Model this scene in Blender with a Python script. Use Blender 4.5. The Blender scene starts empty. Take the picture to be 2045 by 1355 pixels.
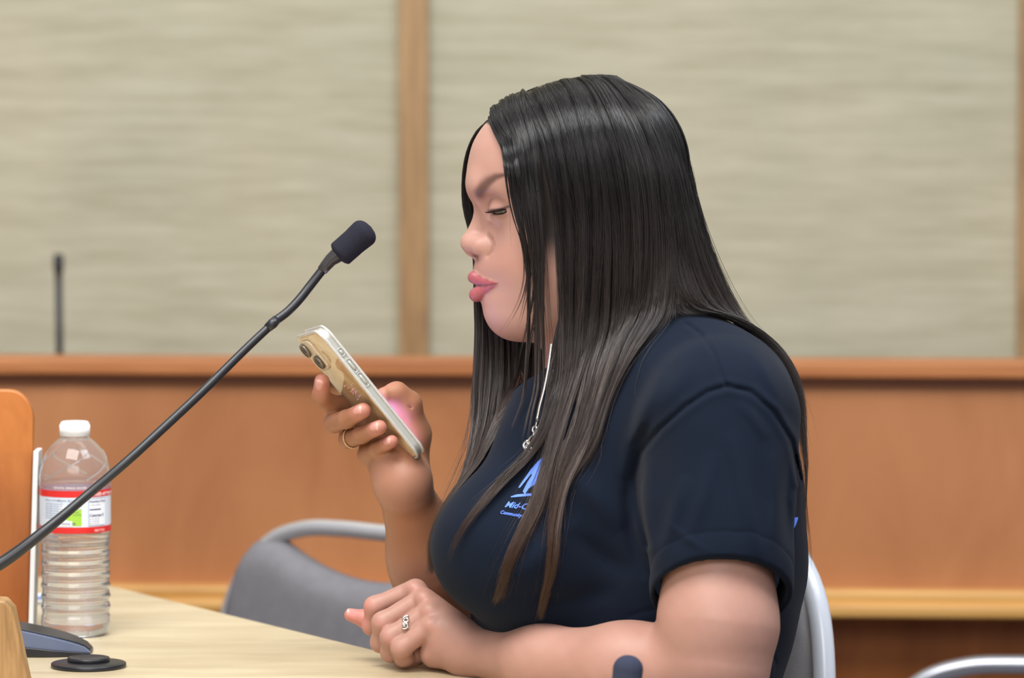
import bpy, math, random
import numpy as np
from mathutils import Vector, Matrix
from mathutils.bvhtree import BVHTree
random.seed(4); RNG = np.random.default_rng(7)
F32 = np.float32
scene = bpy.context.scene
# ------------------------------------------------------------------ camera
PITCH = math.radians(3.9)
FPX = 9000.0; CX, CY = 1022.5, 677.5
CAM = np.array([0.0, -4.0, 1.316])
cd = bpy.data.cameras.new('camera'); cam = bpy.data.objects.new('camera', cd)
scene.collection.objects.link(cam); scene.camera = cam
cam.location = CAM; cam.rotation_euler = (math.pi/2 - PITCH, 0, 0)
cd.sensor_fit = 'HORIZONTAL'; cd.sensor_width = 36; cd.lens = FPX/2045*36
cd.clip_start = .05; cd.clip_end = 60
cd.dof.use_dof = True; cd.dof.focus_distance = 3.96; cd.dof.aperture_fstop = 5.6
scene.view_settings.view_transform = 'Standard'; scene.view_settings.look = 'None'
scene.view_settings.gamma = 1; scene.view_settings.use_curve_mapping = False
scene.view_settings.exposure = 0.0
# ------------------------------------------------------------------ light
w = bpy.data.worlds.new('room_ambient'); scene.world = w; w.use_nodes = True
w.node_tree.nodes['Background'].inputs[0].default_value = (.80, .88, 1.0, 1)
w.node_tree.nodes['Background'].inputs[1].default_value = .40
def area(name, loc, size, power, target, color=(1, 1, 1)):
    l = bpy.data.lights.new(name, 'AREA'); l.shape = 'RECTANGLE'; l.size, l.size_y = size
    l.energy = power; l.color = color
    o = bpy.data.objects.new(name, l); scene.collection.objects.link(o); o.location = loc
    o.rotation_euler = (Vector(target)-Vector(loc)).to_track_quat('-Z', 'Y').to_euler(); return o
area('ceiling_light', (-.6, -1.0, 3.1), (1.6, 1.2), 84, (-.3, .1, .8), (1, .97, .93))
area('ceiling_light.001', (1.1, -.5, 3.1), (1.2, 1.0), 46, (.4, .2, .8), (.85, .92, 1.0))
area('front_fill_light', (-.4, -3.4, 2.5), (2.6, 1.2), 56, (0, .8, .9), (1, .97, .95))  # soft fill added from the camera side, hung below the ceiling lamps
area('ceiling_light.003', (-.5, 1.0, 3.1), (3.0, .8), 20, (0, 1.8, .9), (1, .96, .88))
# ------------------------------------------------------------------ frames
cP, sP = math.cos(PITCH), math.sin(PITCH)
def W(p):
    """frame of the sitter (u right, v up, w away; tilted with the camera's pitch) -> world metres"""
    p = np.asarray(p, dtype=np.float64); u, v, ww = p[..., 0], p[..., 1], p[..., 2]+4
    return np.stack([CAM[0]+u, CAM[1]+v*sP+ww*cP, CAM[2]+v*cP-ww*sP], -1)
def Q(px, py, w=0.0):
    s = (4+w)/4/2250.0
    return np.array([s*(px-CX), -s*(py-CY), w])
def QW(px, py, w=0.0): return Vector(W(Q(px, py, w)))
def ray(px, py): 
    a = W(np.array([(px-CX)/2250., -(py-CY)/2250., 0.])); return a-CAM
def onZ(px, py, z):
    d = ray(px, py); t = (z-CAM[2])/d[2]; return Vector(CAM+t*d)
def onY(px, py, y):
    d = ray(px, py); t = (y-CAM[1])/d[1]; return Vector(CAM+t*d)
TZ = 0.75
# ------------------------------------------------------------------ objects
COL = scene.collection
def empty(name, loc=(0, 0, 0), rz=0, parent=None):
    o = bpy.data.objects.new(name, None); COL.objects.link(o); o.location = loc; o.rotation_euler = (0, 0, rz)
    o.empty_display_size = .05
    if parent: o.parent = parent
    return o
def tag(o, label=None, cat=None, group=None, kind=None):
    if label: o['label'] = label
    if cat: o['category'] = cat
    if group: o['group'] = group
    if kind: o['kind'] = kind
    return o
def mesh(name, verts, faces, mat=None, parent=None, smooth=True, world=False, cols=None, ngon=4):
    """verts are in the parent's local frame; with world=True in world metres"""
    verts = np.asarray(verts, dtype=np.float64)
    if world and parent is not None:
        bpy.context.view_layer.update()
        mi = np.array(parent.matrix_world.inverted()); verts = verts@mi[:3, :3].T+mi[:3, 3]
    me = bpy.data.meshes.new(name)
    if isinstance(faces, np.ndarray):
        n, k = faces.shape
        me.vertices.add(len(verts)); me.vertices.foreach_set('co', verts.astype(F32).ravel())
        me.loops.add(n*k); me.loops.foreach_set('vertex_index', faces.astype(np.int32).ravel())
        me.polygons.add(n); me.polygons.foreach_set('loop_start', np.arange(0, n*k, k, dtype=np.int32))
        me.update(calc_edges=True)
    else:
        me.from_pydata([tuple(v) for v in verts], [], faces); me.update()
    if smooth: me.polygons.foreach_set('use_smooth', np.ones(len(me.polygons), dtype=bool))
    if cols is not None:
        for nm, arr in cols.items():
            at = me.attributes.new(nm, 'FLOAT_COLOR', 'POINT'); at.data.foreach_set('color', arr.astype(F32).ravel())
    if mat: me.materials.append(mat)
    o = bpy.data.objects.new(name, me); COL.objects.link(o)
    if parent: o.parent = parent
    return o
class MB:
    """collects shapes into ONE mesh"""
    def __init__(s): s.v = []; s.f = []
    def add(s, v, f):
        n = len(s.v); s.v += [tuple(map(float, q)) for q in v]; s.f += [tuple(i+n for i in q) for q in f]; return s
    def box(s, lo, hi, M=None, bev=0):
        (a, b, c), (d, e, g) = lo, hi
        v = [(x, y, z) for x in (a, d) for y in (b, e) for z in (c, g)]
        if M: v = [tuple(M@Vector(q)) for q in v]
        return s.add(v, [(0, 1, 3, 2), (4, 6, 7, 5), (0, 4, 5, 1), (2, 3, 7, 6), (0, 2, 6, 4), (1, 5, 7, 3)])
    def tube(s, pts, rad, n=12, cap=True, closed=False):
        v, f = tube(pts, rad, n, cap, closed); return s.add(v, f)
    def lathe(s, prof, n=48, c=(0, 0, 0)):
        v = []; f = []; m = len(prof)
        for (r, z) in prof:
            for k in range(n):
                a = 2*math.pi*k/n; v.append((c[0]+r*math.cos(a), c[1]+r*math.sin(a), c[2]+z))
        for i in range(m-1):
            for k in range(n):
                f.append((i*n+k, i*n+(k+1) % n, (i+1)*n+(k+1) % n, (i+1)*n+k))
        return s.add(v, f)
    def prism(s, poly, a, b, M):
        """polygon (x,y) extruded a..b along local z, through matrix M"""
        n = len(poly); v = [M@Vector((x, y, a)) for x, y in poly]+[M@Vector((x, y, b)) for x, y in poly]
        f = [tuple(reversed(range(n))), tuple(range(n, 2*n))]+[(i, (i+1) % n, n+(i+1) % n, n+i) for i in range(n)]
        return s.add(v, f)
    def build(s, name, mat=None, parent=None, smooth=False, world=True, bevel=0, bevseg=3, angle=35):
        o = mesh(name, np.array(s.v), s.f, mat, parent, smooth, world)
        if bevel:
            m = o.modifiers.new('bevel', 'BEVEL'); m.width = bevel; m.segments = bevseg; m.limit_method = 'ANGLE'
            m.angle_limit = math.radians(angle); 
            o.data.polygons.foreach_set('use_smooth', [True]*len(o.data.polygons))
            w_ = o.modifiers.new('wn', 'WEIGHTED_NORMAL'); w_.keep_sharp = True
        return o
def tube(pts, rad, n=12, cap=True, closed=False):
    P = np.array([tuple(p) for p in pts], float); m = len(P)
    R = np.full(m, float(rad)) if np.isscalar(rad) else np.array(rad, float)
    T = np.roll(P, -1, 0)-np.roll(P, 1, 0) if closed else np.gradient(P, axis=0)
    T /= np.linalg.norm(T, axis=1)[:, None]+1e-12
    N = np.cross(T[0], [0, 0, 1.]); 
    if np.linalg.norm(N) < 1e-3: N = np.cross(T[0], [0, 1., 0])
    N /= np.linalg.norm(N); v = []
    for i in range(m):
        N = N-T[i]*N.dot(T[i]); N /= np.linalg.norm(N); B = np.cross(T[i], N)
        for k in range(n):
            a = 2*math.pi*k/n; v.append(P[i]+R[i]*(math.cos(a)*N+math.sin(a)*B))
    f = []
    for i in range(m if closed else m-1):
        j = (i+1) % m
        for k in range(n): f.append((i*n+k, i*n+(k+1) % n, j*n+(k+1) % n, j*n+k))
    if cap and not closed:
        f.append(tuple(reversed(range(n)))); f.append(tuple(range((m-1)*n, m*n)))
    return v, f
def spline(pts, n):
    """Catmull-Rom through pts, n samples evenly by length"""
    P = np.asarray(pts, float)
    P2 = np.vstack([2*P[0]-P[1], P, 2*P[-1]-P[-2]]); out = []
    for i in range(1, len(P2)-2):
        t = np.linspace(0, 1, 12, endpoint=False)[:, None]
        a, b, c, d = P2[i-1], P2[i], P2[i+1], P2[i+2]
        out.append(.5*((2*b)+(-a+c)*t+(2*a-5*b+4*c-d)*t**2+(-a+3*b-3*c+d)*t**3))
    out.append(P[-1:]); C = np.vstack(out)
    L = np.r_[0, np.cumsum(np.linalg.norm(np.diff(C, axis=0), axis=1))]
    q = np.linspace(0, L[-1], n); return np.stack([np.interp(q, L, C[:, k]) for k in range(C.shape[1])], 1)
def curve1(xs, ys, step=.5):
    """smooth y(x) as a dense table"""
    xs = np.array(xs, float); ys = np.array(ys, float); m = np.gradient(ys, xs)
    q = np.arange(xs[0], xs[-1]+step, step); q[-1] = xs[-1]
    i = np.clip(np.searchsorted(xs, q, 'right')-1, 0, len(xs)-2); h = xs[i+1]-xs[i]; t = (q-xs[i])/h
    y = (2*t**3-3*t**2+1)*ys[i]+(t**3-2*t**2+t)*h*m[i]+(-2*t**3+3*t**2)*ys[i+1]+(t**3-t**2)*h*m[i+1]
    return q, y
# ------------------------------------------------------------------ materials
def lin(r, g, b):
    f = lambda c: (c/255/12.92) if c/255 <= .04045 else ((c/255+.055)/1.055)**2.4
    return (f(r), f(g), f(b), 1)
def newmat(name):
    m = bpy.data.materials.new(name); m.use_nodes = True; nt = m.node_tree
    return m, nt, nt.nodes['Principled BSDF']
def N(nt, typ, **kw):
    n = nt.nodes.new(typ)
    for k, v in kw.items():
        if k.startswith('_'): setattr(n, k[1:], v)
        else: n.inputs[k.replace('__', ' ')].default_value = v
    return n
def plain(name, col, rough=.5, metal=0., spec=.5, bump=0, bscale=300, var=0, vscale=20):
    m, nt, b = newmat(name); b.inputs['Base Color'].default_value = col; b.inputs['Roughness'].default_value = rough
    b.inputs['Metallic'].default_value = metal; b.inputs['Specular IOR Level'].default_value = spec
    tc = N(nt, 'ShaderNodeTexCoord')
    if bump:
        n = N(nt, 'ShaderNodeTexNoise', Scale=bscale, Detail=3.); nt.links.new(tc.outputs['Object'], n.inputs['Vector'])
        bp = N(nt, 'ShaderNodeBump', Strength=bump, Distance=.001); nt.links.new(n.outputs[0], bp.inputs['Height'])
        nt.links.new(bp.outputs[0], b.inputs['Normal'])
    if var:
        n = N(nt, 'ShaderNodeTexNoise', Scale=vscale, Detail=5.); nt.links.new(tc.outputs['Object'], n.inputs['Vector'])
        mx = N(nt, 'ShaderNodeMix', _data_type='RGBA'); mx.inputs[6].default_value = [c*(1-var) for c in col[:3]]+[1]
        mx.inputs[7].default_value = [min(1, c*(1+var)) for c in col[:3]]+[1]
        nt.links.new(n.outputs[0], mx.inputs[0]); nt.links.new(mx.outputs[2], b.inputs['Base Color'])
    return m
def wood(name, c1, c2, scale=(1, 1, 1), rough=.4, dist=2., sc=6.0, fleck=.35, coat=0):
    """streaked grain, stretched by scale; world-sized object coordinates"""
    m, nt, b = newmat(name); L = nt.links.new
    tc = N(nt, 'ShaderNodeTexCoord'); mp = N(nt, 'ShaderNodeMapping'); mp.inputs['Scale'].default_value = scale
    L(tc.outputs['Object'], mp.inputs[0])
    n1 = N(nt, 'ShaderNodeTexNoise', Scale=sc, Detail=6., Roughness=.6, Distortion=dist); L(mp.outputs[0], n1.inputs['Vector'])
    n2 = N(nt, 'ShaderNodeTexNoise', Scale=sc*.22, Detail=2.); L(tc.outputs['Object'], n2.inputs['Vector'])
    mx = N(nt, 'ShaderNodeMix', _data_type='FLOAT'); mx.inputs[0].default_value = fleck
    L(n1.outputs[0], mx.inputs[2]); L(n2.outputs[0], mx.inputs[3])
    cr = N(nt, 'ShaderNodeValToRGB'); cr.color_ramp.elements[0].position = .36; cr.color_ramp.elements[1].position = .64
    cr.color_ramp.elements[0].color = c1; cr.color_ramp.elements[1].color = c2
    L(mx.outputs[0], cr.inputs[0]); L(cr.outputs[0], b.inputs['Base Color'])
    b.inputs['Roughness'].default_value = rough; b.inputs['Coat Weight'].default_value = coat
    b.inputs['Coat Roughness'].default_value = .25
    return m
def attrmat(name, attr, rough=.5, spec=.5, sss=0., bump=0, bscale=800, rattr=None, sheen=0):
    m, nt, b = newmat(name); L = nt.links.new
    a = N(nt, 'ShaderNodeAttribute'); a.attribute_name = attr; L(a.outputs['Color'], b.inputs['Base Color'])
    b.inputs['Roughness'].default_value = rough; b.inputs['Specular IOR Level'].default_value = spec
    if rattr: L(a.outputs['Alpha'], b.inputs['Roughness'])
    if sss:
        b.inputs['Subsurface Weight'].default_value = sss; b.inputs['Subsurface Radius'].default_value = (1., .35, .2)
        b.inputs['Subsurface Scale'].default_value = .006
    if sheen: b.inputs['Sheen Weight'].default_value = sheen
    if bump:
        tc = N(nt, 'ShaderNodeTexCoord'); n = N(nt, 'ShaderNodeTexNoise', Scale=bscale, Detail=4.); L(tc.outputs['Object'], n.inputs['Vector'])
        bp = N(nt, 'ShaderNodeBump', Strength=bump, Distance=.0006); L(n.outputs[0], bp.inputs['Height']); L(bp.outputs[0], b.inputs['Normal'])
    return m
# ------------------------------------------------------------------ one-surface modelling (distance fields -> quad mesh)
class Prim:
    def __init__(s, c, R, f): s.c = np.asarray(c, F32); s.R = float(R); s.f = f
def cone(a, b, ra, rb, flat=None, fl=1.0):
    a = np.asarray(a, F32); b = np.asarray(b, F32); ab = b-a; L2 = float(ab@ab)+1e-12
    if flat is not None:
        n = np.asarray(flat, F32); n = n/np.linalg.norm(n)
    def f(p):
        q = p-a
        t = np.clip((q@ab)/L2, 0, 1); r = q-t[:, None]*ab
        if flat is not None: r = r+(r@n)[:, None]*n*(1/fl-1)
        return np.sqrt((r*r).sum(1))-(ra+(rb-ra)*t)
    return Prim((a+b)/2, math.sqrt(L2)/2+max(ra, rb)*max(1, fl), f)
def ell(c, r, rot=None):
    c = np.asarray(c, F32); r = np.asarray(r, F32); M = None
    if rot is not None: M = np.array(Matrix.Rotation(math.radians(rot[1]), 3, rot[0]), F32)
    def f(p):
        q = p-c
        if M is not None: q = q@M
        k0 = np.sqrt(((q/r)**2).sum(1)); k1 = np.sqrt(((q/(r*r))**2).sum(1))+1e-9
        return k0*(k0-1)/k1
    return Prim(c, float(r.max()), f)
def smin(a, b, k):
    if k <= 0: return np.minimum(a, b)
    h = np.maximum(k-np.abs(a-b), 0)/k
    return np.minimum(a, b)-h*h*k*.25
class Group:
    """prims joined with k inside, joined to what came before with kj; op add / sub / disp"""
    def __init__(s, prims, k=.003, kj=.006, op='add'): s.p = prims; s.k = k; s.kj = kj; s.op = op
def field(groups, p, c=None, R=0):
    d = np.full(len(p), 1.0, F32); any_ = False
    for g in groups:
        pr = g.p
        if c is not None: pr = [q for q in pr if np.linalg.norm(q.c-c) < q.R+R+max(.008, 2.4*max(g.k, g.kj))]
        if not pr: continue
        if g.op == 'disp':
            for q in pr: d = d+q.f(p)
            continue
        e = pr[0].f(p)
        for q in pr[1:]: e = smin(e, q.f(p), g.k)
        if g.op == 'add': d = smin(d, e, g.kj) if any_ else np.minimum(d, e); any_ = True
        elif g.op == 'sub': d = -smin(-d, e, g.kj)
        elif g.op == 'cut': d = -smin(-d, -e, g.kj)
    return d.astype(F32)
def grad(groups, p, e=.001):
    g = np.stack([field(groups, p+np.array(q, F32)*e)-field(groups, p-np.array(q, F32)*e) for q in ((1, 0, 0), (0, 1, 0), (0, 0, 1))], 1)
    return g/(np.linalg.norm(g, axis=1)[:, None]+1e-9)
def polygonize(groups, lo, hi, h, B=20):
    lo = np.array(lo, float); hi = np.array(hi, float); nb = np.ceil((hi-lo)/(h*B)).astype(int)
    I = np.stack(np.meshgrid(*[np.arange(n) for n in nb], indexing='ij'), -1).reshape(-1, 3)
    C = (lo+(I+.5)*h*B).astype(F32); R = h*B*math.sqrt(3)/2
    dc = np.concatenate([field(groups, C[i:i+20000]) for i in range(0, len(C), 20000)])
    keep = np.abs(dc) < R*1.35+.004; I = I[keep]; C = C[keep]
    NT = nb*B+2
    ax = np.arange(B+1); G = np.stack(np.meshgrid(ax, ax, ax, indexing='ij'), -1).reshape(-1, 3)
    Vid = []; Vp = []; Eq = []
    for idx, c in zip(I, C):
        g0 = idx*B; pts = (lo+(g0+G)*h).astype(F32)
        d = field(groups, pts, c, R)
        if d.min() > 0 or d.max() < 0: continue
        D = d.reshape(B+1, B+1, B+1); S = D < 0
        cnt = np.zeros((B, B, B), np.int16); acc = np.zeros((B, B, B, 3), F32)
        base = np.arange(B, dtype=F32)
        for axis in range(3):
            a = [slice(None)]*3; b = [slice(None)]*3; a[axis] = slice(0, B); b[axis] = slice(1, B+1)
            da, db = D[tuple(a)], D[tuple(b)]; cr = (da < 0) != (db < 0)
            t = np.where(cr, da/(da-db+1e-12*(da == db)), 0)
            o1, o2 = [x for x in range(3) if x != axis]
            for s1 in (0, 1):
                for s2 in (0, 1):
                    sl = [slice(None)]*3; sl[o1] = slice(s1, s1+B); sl[o2] = slice(s2, s2+B)
                    m = cr[tuple(sl)]; tt = t[tuple(sl)]
                    cnt += m; acc[..., axis] += tt; acc[..., o1] += m*s1; acc[..., o2] += m*s2
            # faces: quads around each crossed edge owned by this block
            sl = [slice(0, B)]*3; m = cr[tuple(sl)]; e = np.argwhere(m)
            if len(e):
                q = []; E = e+g0
                for (s1, s2) in ((-1, -1), (0, -1), (0, 0), (-1, 0)):
                    z = E.copy(); z[:, o1] += s1; z[:, o2] += s2; q.append((z[:, 0]*NT[1]+z[:, 1])*NT[2]+z[:, 2])
                q = np.stack(q, 1); neg = da[tuple(sl)][m] < 0
                flip = neg if axis != 1 else ~neg
                q[~flip] = q[~flip][:, ::-1]; Eq.append(q)
        m = cnt > 0; ci = np.argwhere(m); z = ci+g0
        Vid.append((z[:, 0]*NT[1]+z[:, 1])*NT[2]+z[:, 2])
        Vp.append(lo+(z+acc[m]/cnt[m][:, None])*h)
    Vid = np.concatenate(Vid); Vp = np.concatenate(Vp); Eq = np.concatenate(Eq)
    o = np.argsort(Vid); Vs = Vid[o]; j = np.searchsorted(Vs, Eq); j = np.clip(j, 0, len(Vs)-1)
    ok = (Vs[j] == Eq).all(1); Fq = o[j[ok]]
    a, b, c = Vp[Fq[:, 0]], Vp[Fq[:, 1]], Vp[Fq[:, 2]]
    if (a*np.cross(b, c)).sum() < 0: Fq = Fq[:, ::-1].copy()      # normals outwards
    return Vp, Fq
def relax(V, Fq, it=2, lam=.5):
    for _ in range(it):
        acc = np.zeros_like(V); cnt = np.zeros(len(V))
        for a in range(4):
            b = (a+1) % 4
            for k in range(3): acc[:, k] += np.bincount(Fq[:, a], V[Fq[:, b], k], len(V))+np.bincount(Fq[:, b], V[Fq[:, a], k], len(V))
            cnt += np.bincount(Fq[:, a], minlength=len(V))+np.bincount(Fq[:, b], minlength=len(V))
        V = V+lam*(acc/np.maximum(cnt, 1)[:, None]-V)
    return V
def project(groups, V, it=1):
    V = V.astype(F32)
    for _ in range(it): 
        for i in range(0, len(V), 100000):
            q = V[i:i+100000]; d = field(groups, q); V[i:i+100000] = q-np.clip(d, -.001, .001)[:, None]*grad(groups, q)*.8
    return V.astype(float)
def pxy(p):
    """sitter frame -> reference coordinates used to lay out the sitter"""
    s = 4/(4+p[:, 2])*2250; return CX+p[:, 0]*s, CY-p[:, 1]*s
def polyfade(px, py, poly):
    """distance to a line and 0..1..0 along it"""
    L = [math.hypot(b[0]-a[0], b[1]-a[1]) for a, b in zip(poly[:-1], poly[1:])]; T = sum(L); d = np.full(len(px), 1e9); f = np.zeros(len(px)); s = 0
    for (x0, y0), (x1, y1), l in zip(poly[:-1], poly[1:], L):
        dx, dy = x1-x0, y1-y0; t = np.clip(((px-x0)*dx+(py-y0)*dy)/(l*l+1e-9), 0, 1); e = np.hypot(px-x0-t*dx, py-y0-t*dy)
        m = e < d; d = np.where(m, e, d); f = np.where(m, (s+t*l)/T, f); s += l
    return d, np.clip(np.sin(math.pi*f), 0, 1)**.8
def polydist(px, py, poly):
    d = np.full(len(px), 1e9)
    for (x0, y0), (x1, y1) in zip(poly[:-1], poly[1:]):
        dx, dy = x1-x0, y1-y0; t = np.clip(((px-x0)*dx+(py-y0)*dy)/(dx*dx+dy*dy+1e-9), 0, 1)
        d = np.minimum(d, np.hypot(px-x0-t*dx, py-y0-t*dy))
    return d
# ------------------------------------------------------------------ the phone's frame (the hand is laid out along it)
def nrm(v): v = np.asarray(v, float); return v/np.linalg.norm(v)
PL = nrm([.615, -.77, .138]); PW = nrm(np.array([-.31, -.08, .94])-np.dot([-.31, -.08, .94], PL)*PL); PN = np.cross(PL, PW)
if PN[0] > 0: PN = -PN
P0 = Q(633, 664, -.012)                      # near top corner of the back face
def PH(l, m, n): return P0+PL*l+PW*m+PN*n   # metres: down the phone, away from the near edge, out of the back
# ------------------------------------------------------------------ head
_py = [225, 245, 264, 284, 319, 350, 368, 386, 400, 415, 440, 470, 500, 517, 531, 545, 560, 575, 600, 616, 630, 647, 663, 700]
_xf = [985, 972, 962, 953, 941.5, 934.5, 933.5, 937, 943, 950, 957, 960, 957, 951, 946.5, 947.5, 953, 958, 960, 963, 964, 966, 968, 972]
XF = curve1(_py, _xf)
XB = curve1([225, 300, 400, 480, 560, 700], [1300, 1335, 1335, 1315, 1270, 1240])
HB = curve1([225, 300, 350, 420, 480, 540, 600, 640, 700], [.060, .070, .0735, .0725, .0715, .069, .0645, .060, .054])
NX = curve1([225, 330, 380, 425, 470, 520, 580, 620, 660, 700], [2.2, 2.2, 2.05, 1.88, 1.68, 1.60, 1.60, 1.66, 1.78, 1.9])
def f_face(p):
    px = CX+p[:, 0]*2250; py = CY-p[:, 1]*2250
    xf = np.interp(py, *XF); xb = np.interp(py, *XB); b = np.interp(py, *HB); xc = 1150
    a = np.where(px < xc, xc-xf, xb-xc)/2250*1.0
    du = np.abs(px-xc)/2250; aa = np.abs(p[:, 2])
    n = np.interp(py, *NX)
    rho = ((du/a)**n+(aa/b)**n+1e-12)**(1/n)
    gx = (du/a)**(n-1)/a; gy = (aa/b)**(n-1)/b; g = np.sqrt(gx*gx+gy*gy)*np.maximum(rho, 1e-3)**(1-n)
    d = (rho-1)/np.maximum(g, 4)
    bot = (CY-684)/2250-p[:, 1]; bot = bot
    d = -smin(-d, -bot, .034)
    top = p[:, 1]-(CY-243)/2250
    return -smin(-d, -top, .03)
def q3(px, py, w=0): return np.array([(px-CX)/2250, -(py-CY)/2250, w])   # midline things, no perspective
faceP = Prim(q3(1150, 450), .16, f_face)
G_head = [
    Group([ell(q3(1155, 325), (.0885, .0715, .076))], kj=.03),
    Group([faceP], kj=.022),
    Group([ell(q3(1085, 520, s*.032), (.030, .036, .0260)) for s in (-1, 1)], kj=.022),   # cheeks
    Group([ell(q3(963, 374, -.020), (.010, .010, .018)), ell(q3(963, 374, .020), (.010, .010, .018))], kj=.014),     # brow
    Group([ell(q3(980, 413, s*.039), (.0125, .0062, .0100)) for s in (-1, 1)], kj=.013, op='sub'),                    # sockets
    Group([cone(q3(969, 418), q3(945, 482), .0062, .0092)], kj=.009),                                                # bridge
    Group([ell(q3(937.5, 486), (.0072, .0068, .0085)), ell(q3(945, 488, -.0065), (.0085, .0078, .0075)), ell(q3(945, 488, .0065), (.0085, .0078, .0075))], k=.005, kj=.006),
    Group([ell(q3(963, 493, s*.0155), (.0092, .0084, .0070)) for s in (-1, 1)], k=.001, kj=.0075),                   # wings
    Group([cone(q3(938, 503), q3(954, 512), .0030, .0035)], kj=.004),
    Group([ell(q3(946, 513, s*.0075), (.0055, .0034, .0032)) for s in (-1, 1)], kj=.0015, op='sub'),                 # nostrils
]
EYE = [q3(1009, 421, s*.0335) for s in (-1, 1)]
G_lid = [
    Group([ell(e, (.0142, .0138, .0140)) for e in EYE], kj=.006),
    Group([ell(e+np.array([-.0048, -.0092, -.006*sgn*-1]), (.0105, .0035, .0095)) for e, sgn in zip(EYE, (1, -1))], kj=.004),
]
def lipcone(a, b, ra, rb): return cone(a, b, ra, rb)
def surf_w(groups, px, py, side=-1, pad=0.):
    """depth of the skin under a layout point, on the near (-1) or far (+1) side"""
    ws = np.linspace(.30, 0.0, 601).astype(F32)*side; p = np.stack([np.full(601, q3(px, py)[0]), np.full(601, q3(px, py)[1]), ws], 1).astype(F32)
    d = field(groups, p); i = np.where(d < pad)[0]
    return float(ws[i[0]]) if len(i) else 0.
G_base = G_head+G_lid
_al = [(975, 473), (982, 482), (984.5, 492), (982, 503), (975, 511)]
for _s in (-1, 1):
    _p = [q3(x, y, surf_w(G_head, x, y, _s)) for x, y in _al]; G_head.append(Group([cone(_p[i], _p[i+1], (.0004, .0013, .0015, .0013, .0006)[i], (.0004, .0013, .0015, .0013, .0006)[i+1]) for i in range(4)], k=.001, kj=.0045, op='sub'))
G_base = G_head+G_lid
def lips(up):
    out = []
    for s in (-1, 1):
        if up:
            pts = [q3(946.5, 554, 0), q3(948, 554, s*.006), q3(957, 558.5, s*.0138), q3(969, 563, s*.0212), q3(982, 566, s*.0274), q3(994, 567.5, s*.0318)]; r = [.0052, .0053, .0053, .0040, .0024, .0007]
        else:
            pts = [q3(951, 589, 0), q3(953, 588.5, s*.006), q3(960, 584.5, s*.0135), q3(970, 579.5, s*.0208), q3(981, 574, s*.0262), q3(991, 570, s*.0305)]; r = [.0060, .0061, .0060, .0046, .0026, .0007]
        pts = [pts[0]]+[np.array([p[0], p[1], s*max(abs(p[2])*.6, abs(surf_w(G_base, CX+p[0]*2250, CY-p[1]*2250, s))-rr*(.45 if up else .40))]) if abs(p[2]) > .012 else p for p, rr in zip(pts[1:], r[1:])]
        for i in range(5): out.append(cone(pts[i], pts[i+1], r[i], r[i+1]))
    return out
LU, LL = lips(True), lips(False)
MOUTH = [cone(q3(936, 571, s*.0025), q3(964, 572, s*.0070), .0027, .0008) for s in (-1, 1)]
MLINE = [cone(q3(966, 570.5, surf_w(G_base, 966, 570, s)+s*.0005), q3(982, 569.3, surf_w(G_base, 982, 569, s)+s*.0008), .0007, .0007) for s in (-1, 1)]+[cone(q3(982, 569.3, surf_w(G_base, 982, 569, s)+s*.0008), q3(998, 567, surf_w(G_base, 998, 567, s)+s*.0002), .0007, .0004) for s in (-1, 1)]
G_lips = [
        Group(LU, k=.002, kj=.0024), Group(LL, k=.002, kj=.0024),
    Group(MOUTH, kj=.0010, op='sub'),
]
# eyelid slits
G_slit = [Group([ell(EYE[i]+np.array([-.0052, -.0026, (-.0110, .0110)[i]]), (.0088, .0021, .0085), ('Z', 8)) for i in (0, 1)], kj=.0010, op='sub')]
# near ear, behind the hair
G_ear = [Group([ell(q3(1165, 455, s*.073), (.014, .030, .006)) for s in (-1, 1)], kj=.006), Group([ell(q3(1163, 450, s*.080), (.008, .019, .005)) for s in (-1, 1)], kj=.003, op='sub')]
# ------------------------------------------------------------------ neck, trunk, arms
WR_R = Q(806, 962, .035)
G_trunk = [
    Group([cone(q3(1198, 600), q3(1238, 860), .052, .066)], kj=.014),
    Group([cone(q3(1330, 770, -.05), Q(1440, 830, -.125), .040, .052), cone(q3(1330, 770, .05), Q(1440, 830, .125), .04, .052),
           ell(q3(1320, 1000, 0), (.100, .17, .13)), cone(q3(1330, 1000), q3(1310, 1420), .1, .105)], k=.04, kj=.04),
]
G_armL = [
    Group([cone(Q(1440, 850, -.145), Q(1434, 1250, -.185), .047, .0475), cone(Q(1434, 1250, -.185), Q(1426, 1330, -.19), .0475, .043)], k=.02, kj=.03),
    Group([cone(Q(1433, 1342, -.188), Q(1250, 1338, -.148), .0425, .0375), cone(Q(1250, 1338, -.148), Q(1080, 1322, -.096), .0375, .0285),
           cone(Q(1080, 1322, -.096), Q(945, 1302, -.025), .0285, .0215)], k=.02, kj=.010),
]
G_armR = [
    Group([cone(Q(1400, 900, .14), Q(900, 1245, .15), .05, .050)], kj=.03),
    Group([cone(Q(895, 1250, .145), Q(861, 1110, .10), .046, .0370), cone(Q(861, 1110, .10), Q(803, 972, .045), .0370, .0222)], k=.02, kj=.02),
]
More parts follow.
